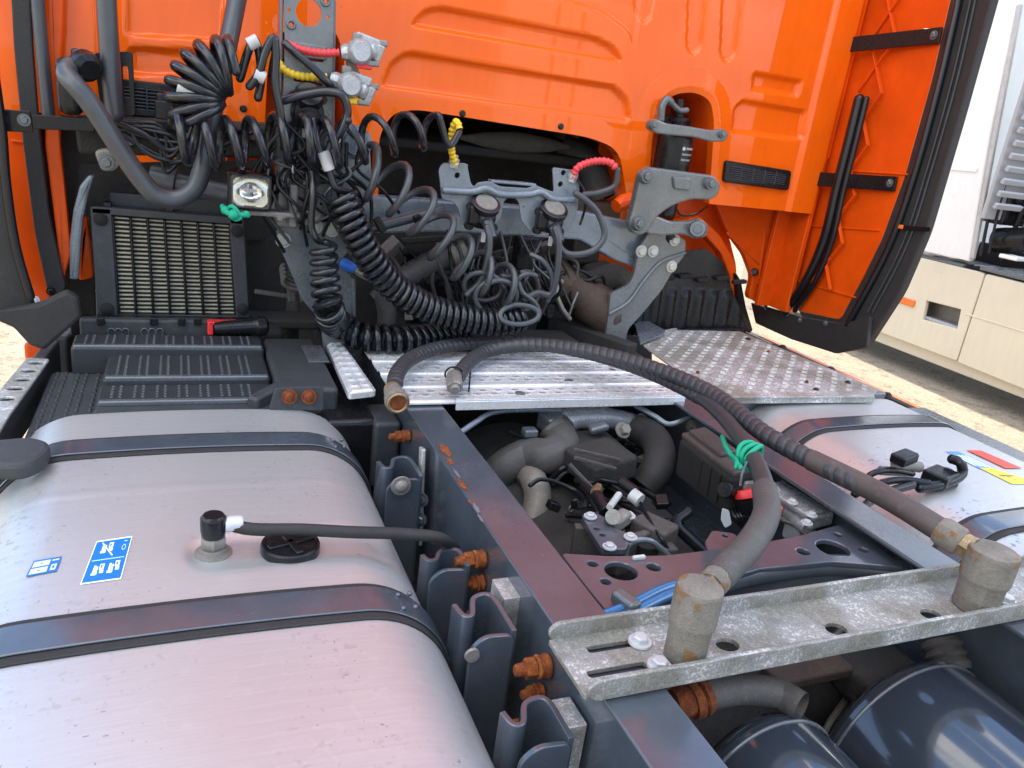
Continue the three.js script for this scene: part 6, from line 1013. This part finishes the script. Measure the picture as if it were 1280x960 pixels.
// ---------- cab suspension on the right ----------
{
  const t = thing('suspension_bracket', 'curved grey steel bracket arm rising from the right rail to the cab suspension', 'bracket');
  const H = [];
  put(t, 'bracket_plate', plate([[0.447,1.302,-2.03], [0.506,1.315,-2.03], [0.582,1.286,-2.03], [0.589,1.242,-2.03], [0.561,1.201,-2.03], [0.53,1.129,-2.03], [0.476,1.053,-2.03], [0.434,1.001,-2.03], [0.433,0.951,-2.03], [0.361,0.95,-2.03], [0.351,1.112,-2.03], [0.407,1.139,-2.03], [0.419,1.165,-2.03], [0.423,1.253,-2.03]], .014, { r: .012, bevel: .002 }), M.armGrey);
  put(t, 'edge_rib', cable([[0.357,1.05,-2.02], [0.414,1.087,-2.02], [0.459,1.159,-2.02], [0.505,1.215,-2.02], [0.584,1.249,-2.02]], .005, 8), M.steelGrey);
  put(t, 'bracket_flange', bar([0.368,1.108,-2.05], [0.378,0.95,-2.05], .01, .05, .003, [0, 0, 1]), M.armGrey);
  put(t, 'foot_plate', box([0.396,0.961,-2.03], [.09, .014, .09], .004), M.armGrey);
  for (const p of [[0.429,1.245,-2.022], [0.47,1.247,-2.022], [0.546,1.204,-2.022], [0.539,1.285,-2.022]]) hexBolt(t, p, [0, 0, 1], .0125, { m: M.boltPale });
  put(t, 'wedge_plate', plate([[0.547,0.98,-2.171], [0.624,0.99,-2.24], [0.625,0.98,-2.1], [0.595,0.975,-2.061], [0.441,0.975,-1.954]].map(p => [p[0], .975, p[2]]), .008, { ax: 'y', r: .01 }), M.steelBlue);
}
{
  const t = thing('suspension_lever', 'upper pressed steel arm with large eyes, in front of the cab recess on the right', 'suspension arm');
  put(t, 'arm_plate', plate([[0.361,1.47,-2], [0.383,1.49,-2], [0.443,1.489,-2], [0.612,1.486,-2], [0.641,1.463,-2], [0.638,1.43,-2], [0.613,1.414,-2], [0.549,1.413,-2], [0.487,1.39,-2], [0.439,1.354,-2], [0.421,1.311,-2], [0.397,1.295,-2], [0.365,1.302,-2], [0.349,1.329,-2], [0.357,1.382,-2]], .03, { r: .02, bevel: .006 }), M.armGrey);
  put(t, 'pressed_step', plate([[0.463,1.472,-1.983], [0.524,1.473,-1.983], [0.532,1.437,-1.983], [0.476,1.437,-1.983]], .012, { r: .008, bevel: .004 }), M.armGrey);
  for (const [p, r] of [[[0.374,1.464,-1.985], .022], [[0.378,1.331,-1.985], .022], [[0.595,1.463,-1.985], .018]]) { put(t, 'pivot_boss', lathe(p, off(p, [0, 0, .014]), [[0, r], [.7, r * .95], [1, r * .8]], 24), M.steelGrey); hexBolt(t, off(p, [0, 0, .012]), [0, 0, 1], .012, { m: M.steelGrey }); }
}
{
  const t = thing('suspension_link', 'lower dog bone link with a round eye at its right end', 'suspension link');
  put(t, 'link_plate', plate([[0.407,1.352,-2], [0.433,1.358,-2], [0.492,1.343,-2], [0.559,1.348,-2], [0.597,1.36,-2], [0.631,1.339,-2], [0.628,1.304,-2], [0.589,1.297,-2], [0.54,1.309,-2], [0.473,1.3,-2], [0.423,1.301,-2], [0.398,1.318,-2]], .025, { r: .014, bevel: .006 }), M.armGrey);
  put(t, 'link_eye', lathe([0.613,1.324,-2.02], [0.574,1.331,-1.965], [[0, .024], [.1, .026], [.9, .026], [1, .022]], 28), M.armGrey); put(t, 'eye_bush', lathe([0.574,1.331,-1.966], [0.566,1.332,-1.955], [[0, .014], [1, .012]], 20), M.steelGrey);
}
{
  const t = thing('suspension_lever', 'slim upper link with round ends and paired holes, across the right cab recess', 'suspension arm');
  put(t, 'link_plate', plate([[0.409,1.611,-2.08], [0.431,1.622,-2.08], [0.466,1.613,-2.08], [0.551,1.613,-2.08], [0.638,1.611,-2.08], [0.67,1.622,-2.08], [0.695,1.608,-2.08], [0.686,1.584,-2.08], [0.634,1.578,-2.08], [0.563,1.585,-2.08], [0.49,1.581,-2.08], [0.44,1.581,-2.08], [0.413,1.591,-2.08]], .025, { r: .012, bevel: .005, holes: [hole([0.46,1.592,-2.08], .005), hole([0.479,1.592,-2.08], .005), hole([0.631,1.592,-2.08], .005), hole([0.651,1.592,-2.08], .005)] }), M.armGrey);
  for (const p of [[0.422,1.604,-2.068], [0.666,1.604,-2.068]]) { put(t, 'pivot_boss', lathe(p, off(p, [0, 0, .01]), [[0, .013], [1, .011]], 20), M.steelGrey); hexBolt(t, off(p, [0, 0, .008]), [0, 0, 1], .008, { m: M.steelGrey }); }
}
{
  const t = thing('air_spring', 'black cab air spring cylinder with small white print, in the right cab recess', 'air spring');
  const a = [0.576,1.587,-2.17], b = [0.577,1.476,-2.17];
  put(t, 'spring_cylinder', lathe(a, b, [[0, .05], [.04, .056], [.1, .057], [.95, .057], [1, .05]], 32), M.black);
  const tx = canvasTex(256, 160, (c, w, h) => { c.fillStyle = '#141416'; c.fillRect(0, 0, w, h); c.fillStyle = '#c9ccd0'; c.beginPath(); c.ellipse(40, 36, 26, 15, 0, 0, 7); c.fill(); c.fillRect(84, 26, 140, 17); c.fillStyle = '#a9adb2'; for (let i = 0; i < 11; i++) c.fillRect(24 + i * 18, 72, 11, 15); for (let i = 0; i < 8; i++) c.fillRect(24 + i * 20 + (i > 3 ? 12 : 0), 114, 13, 14); c.fillStyle = '#141416'; for (let i = 0; i < 7; i++) c.fillRect(98 + i * 18, 26, 4, 17); });
  const g = new THREE.CylinderGeometry(.0578, .0578, .062, 24, 1, true, -.2, .95); g.userData.ownUV = true; const A = V(a), B = V(b); g.applyMatrix4(alignY(A.clone().lerp(B, .5), A.clone().sub(B)));
  put(t, 'printed_label', g, foil(tx), { label: 'small white print on black' });
  put(t, 'damper_rod', lathe([0.564,1.689,-2.17], [0.579,1.587,-2.17], [[0, .012], [.25, .014], [.5, .014], [.52, .03], [.62, .03], [.64, .022], [1, .022]], 20), M.black);
  put(t, 'clamp_hook', [tube([[0.497,1.622,-2.15], [0.494,1.662,-2.15], [0.507,1.682,-2.15], [0.52,1.675,-2.15]], .012), tube([[0.52,1.675,-2.15], [0.558,1.656,-2.15], [0.581,1.659,-2.15]], .009)], M.steelGrey);
  put(t, 'lower_damper', [lathe([0.553,1.416,-2.12], [0.539,1.34,-2.1], [[0, .034], [.8, .034], [1, .03]], 24), lathe([0.52,1.308,-2.05], [0.532,1.279,-2.05], [[0, .03], [.5, .034], [1, .03]], 24)], M.black);
}
single('orange_pipe_clip', lathe([0.381,1.358,-2.13], [0.439,1.384,-2.15], [[0, .02], [.5, .026], [1, .02]], 18), M.orangeFlat, 'orange painted stub beside the right edge of the centre opening', 'stub');
single('lower_wire', cable([[0.59,1.387,-2.14], [0.609,1.352,-2.12], [0.663,1.356,-2.12], [0.734,1.38,-2.16]], .003, 6), M.black, 'thin black wire looping below the upper suspension arm', 'wire');

// ---------- engine parts seen below and through the cab opening ----------
{
  const t = thing('engine', 'dusty dark engine with ribs, pipes and hoses below the cab', 'engine');
  put(t, 'engine_block', [box([-.1, 1.02, -2.55], [.62, .5, .5], .05), box([-.12, 1.2, -2.36], [.4, .12, .2], .03, [.1, 0, 0]), box([.16, 1.18, -2.32], [.14, .16, .12], .02)], M.engineShadeDark);
  put(t, 'engine_block', [cyl([-.3, 1.02, -2.35], [-.3, 1.02, -2.2], .11), cyl([.05, .98, -2.32], [.05, .98, -2.18], .15), cyl([-.05, 1.2, -2.32], [-.05, 1.2, -2.2], .06)], M.engineShadeDark);
  for (let i = 0; i < 12; i++) put(t, 'engine_rib', bar([rr(-.34, .2), rr(.95, 1.25), -2.24], [rr(-.34, .2), rr(.95, 1.25), -2.22], rr(.008, .02), rr(.01, .03), .004), i % 3 ? M.engineShadeDark : M.engineGrey);
  for (let i = 0; i < 26; i++) { const x = rr(-.32, .24), y = rr(.97, 1.27); put(t, 'engine_fitting', rnd() < .5 ? box([x, y, rr(-2.25, -2.12)], [rr(.02, .06), rr(.015, .05), rr(.02, .05)], .005, [rr(0, 1), rr(0, 1), rr(0, 1)]) : cyl([x, y, -2.22], [x + rr(-.04, .04), y + rr(-.02, .03), -2.12], rr(.008, .02)), rnd() < .6 ? M.engineShadeDark : rnd() < .5 ? M.engineGrey : M.castDull); }
  put(t, 'intake_hose', hoseGeo([[-.339,1.044,-2.1], [-.28,1.105,-2.1], [-.192,1.164,-2.1], [-.106,1.205,-2.1]], () => .034, 18, .006), M.rubberOld);
  put(t, 'hose_clamp', [lathe([-.143,1.187,-2.1], [-.127,1.195,-2.1], [[0, .036], [.1, .038], [.9, .038], [1, .036]], 24), lathe([-.118,1.2,-2.1], [-.102,1.207,-2.1], [[0, .036], [.1, .038], [.9, .038], [1, .036]], 24)], M.castDull);
  put(t, 'vertical_pipe', tube([[-.334,1.071,-2.05], [-.324,1.022,-2.04], [-.332,0.948,-2.02]], .026, 20, 14), M.engineGrey);
  put(t, 'fuse_block', [box([0.064,1.217,-2.05], [.06, .09, .05], .006), box([0.05,1.229,-2.02], [.035, .03, .02], .003)], M.black);
  put(t, 'white_clip', box([-.283,1.045,-1.97], [.022, .026, .015], .003), M.castDull);
  for (let i = 0; i < 30; i++) { const x = 460 + i * 9; put(t, 'engine_lead', cable([V(spot(x, rr(300, 330), -2.12)), V(spot(x + rr(10, 30), rr(320, 350), -2.08)), V(spot(x + rr(20, 50), rr(330, 380), -2.08)), V(spot(x + rr(30, 60), rr(360, 400), -2.12))], rr(.003, .006), 6), i % 3 ? M.black : M.engineGrey); }
  for (let i = 0; i < 12; i++) { const x = 520 + i * 15; put(t, 'engine_lead', cable([V(spot(x, rr(280, 300), -2.0)), V(spot(x + rr(-20, 20), rr(310, 330), -1.96)), V(spot(x + rr(-30, 25), rr(345, 370), -1.95)), V(spot(x + rr(-15, 30), rr(375, 400), -1.98))], rr(.003, .0055), 6), i % 2 ? M.black : M.coilGrey); }
  put(t, 'added_bay_backing', [box([-.1, 1.0, -2.95], [1.5, 1.3, .03], .01), box([-.55, .95, -2.5], [.05, 1.0, .5], .02), box([.62, 1.2, -2.7], [.04, .8, .4], .02)], M.engineGrey);  // panels added behind the engine to keep the cab opening dark
  put(t, 'cover_tray', [box([-.02, .955, -2.03], [.56, .02, .2], .005), bar([0.265,0.96,-2.212], [0.397,0.96,-1.922], .05, .05, .006)], M.engineShadeDark);
}
{
  const t = thing('exhaust_pipe', 'rust brown exhaust pipe with pale ties, right of the cable loops', 'exhaust pipe');
  put(t, 'exhaust_body', lathe([0.191,1.154,-2.14], [0.426,1.009,-2.08], [[0, .05], [.25, .062], [.3, .052], [.5, .055], [.55, .066], [.9, .068], [.96, .06], [1, .05]], 28), M.exhaust);
  put(t, 'pale_tie', cable([[0.179,1.143,-2.02], [0.154,1.116,-1.99], [0.176,1.074,-1.99], [0.218,1.035,-2.01]], .007, 8), M.castDull);
  put(t, 'pale_tie', cable([[0.226,1.116,-2], [0.211,1.084,-1.99], [0.211,1.052,-2]], .0035, 6), M.castDull);
}
{
  const t = thing('heat_shield', 'dark dented shield and grey air duct behind the exhaust', 'shield');
  put(t, 'shield_plate', [box([0.395,1.224,-2.3], [.10, .16, .02], .02), box([0.421,1.103,-2.25], [.12, .12, .06], .04, [0, .3, .2])], M.engineShadeDark);
  put(t, 'duct', hoseGeo([[0.366,1.099,-2.2], [0.464,1.13,-2.2], [0.539,1.06,-2.2]], () => .04, 16, .01), M.engineGrey);
  put(t, 'grey_duct', hoseGeo([[0.343,1.495,-2.5], [0.431,1.456,-2.45], [0.477,1.347,-2.4]], () => .05, 16, .01), M.engineGrey);
  put(t, 'brown_tray', box([0.405,1.317,-2.35], [.2, .06, .1], .01), M.exhaust);
}
{
  const t = thing('left_engine_clutter', 'dark dusty brackets and coiled pipe in the shade between cooler and post bracket', 'engine parts');
  put(t, 'side_block', [box([-.619,1.072,-2.3], [.14, .34, .1], .03), box([-.644,0.881,-2.15], [.12, .16, .1], .02), box([-.588,0.96,-2.2], [.2, .03, .1], .01)], M.engineShadeDark);
  for (let i = 0; i < 4; i++) put(t, 'pipe_coil', tubePts(Array.from({ length: 40 }, (_, k) => { const a = k / 39 * 4.6 + 2.6, c = V(spot(338, 330 + i * 4, -2.12)); return new THREE.Vector3(c.x + Math.cos(a) * .04, c.y + Math.sin(a) * .022, c.z + .01 * i); }), .006, 6), M.engineGrey);
  for (let i = 0; i < 4; i++) put(t, 'rib', bar(V(spot(330 + i * 14, 352, -2.12)), V(spot(332 + i * 14, 372, -2.12)), .01, .02, .003), M.engineGrey);
  put(t, 'rail_line', bar(V([-.663,1.057,-2.13]), V([-.547,1.043,-2.13]), .012, .012, .003), M.engineGrey);
}
settle();
renderer.render(scene, camera);
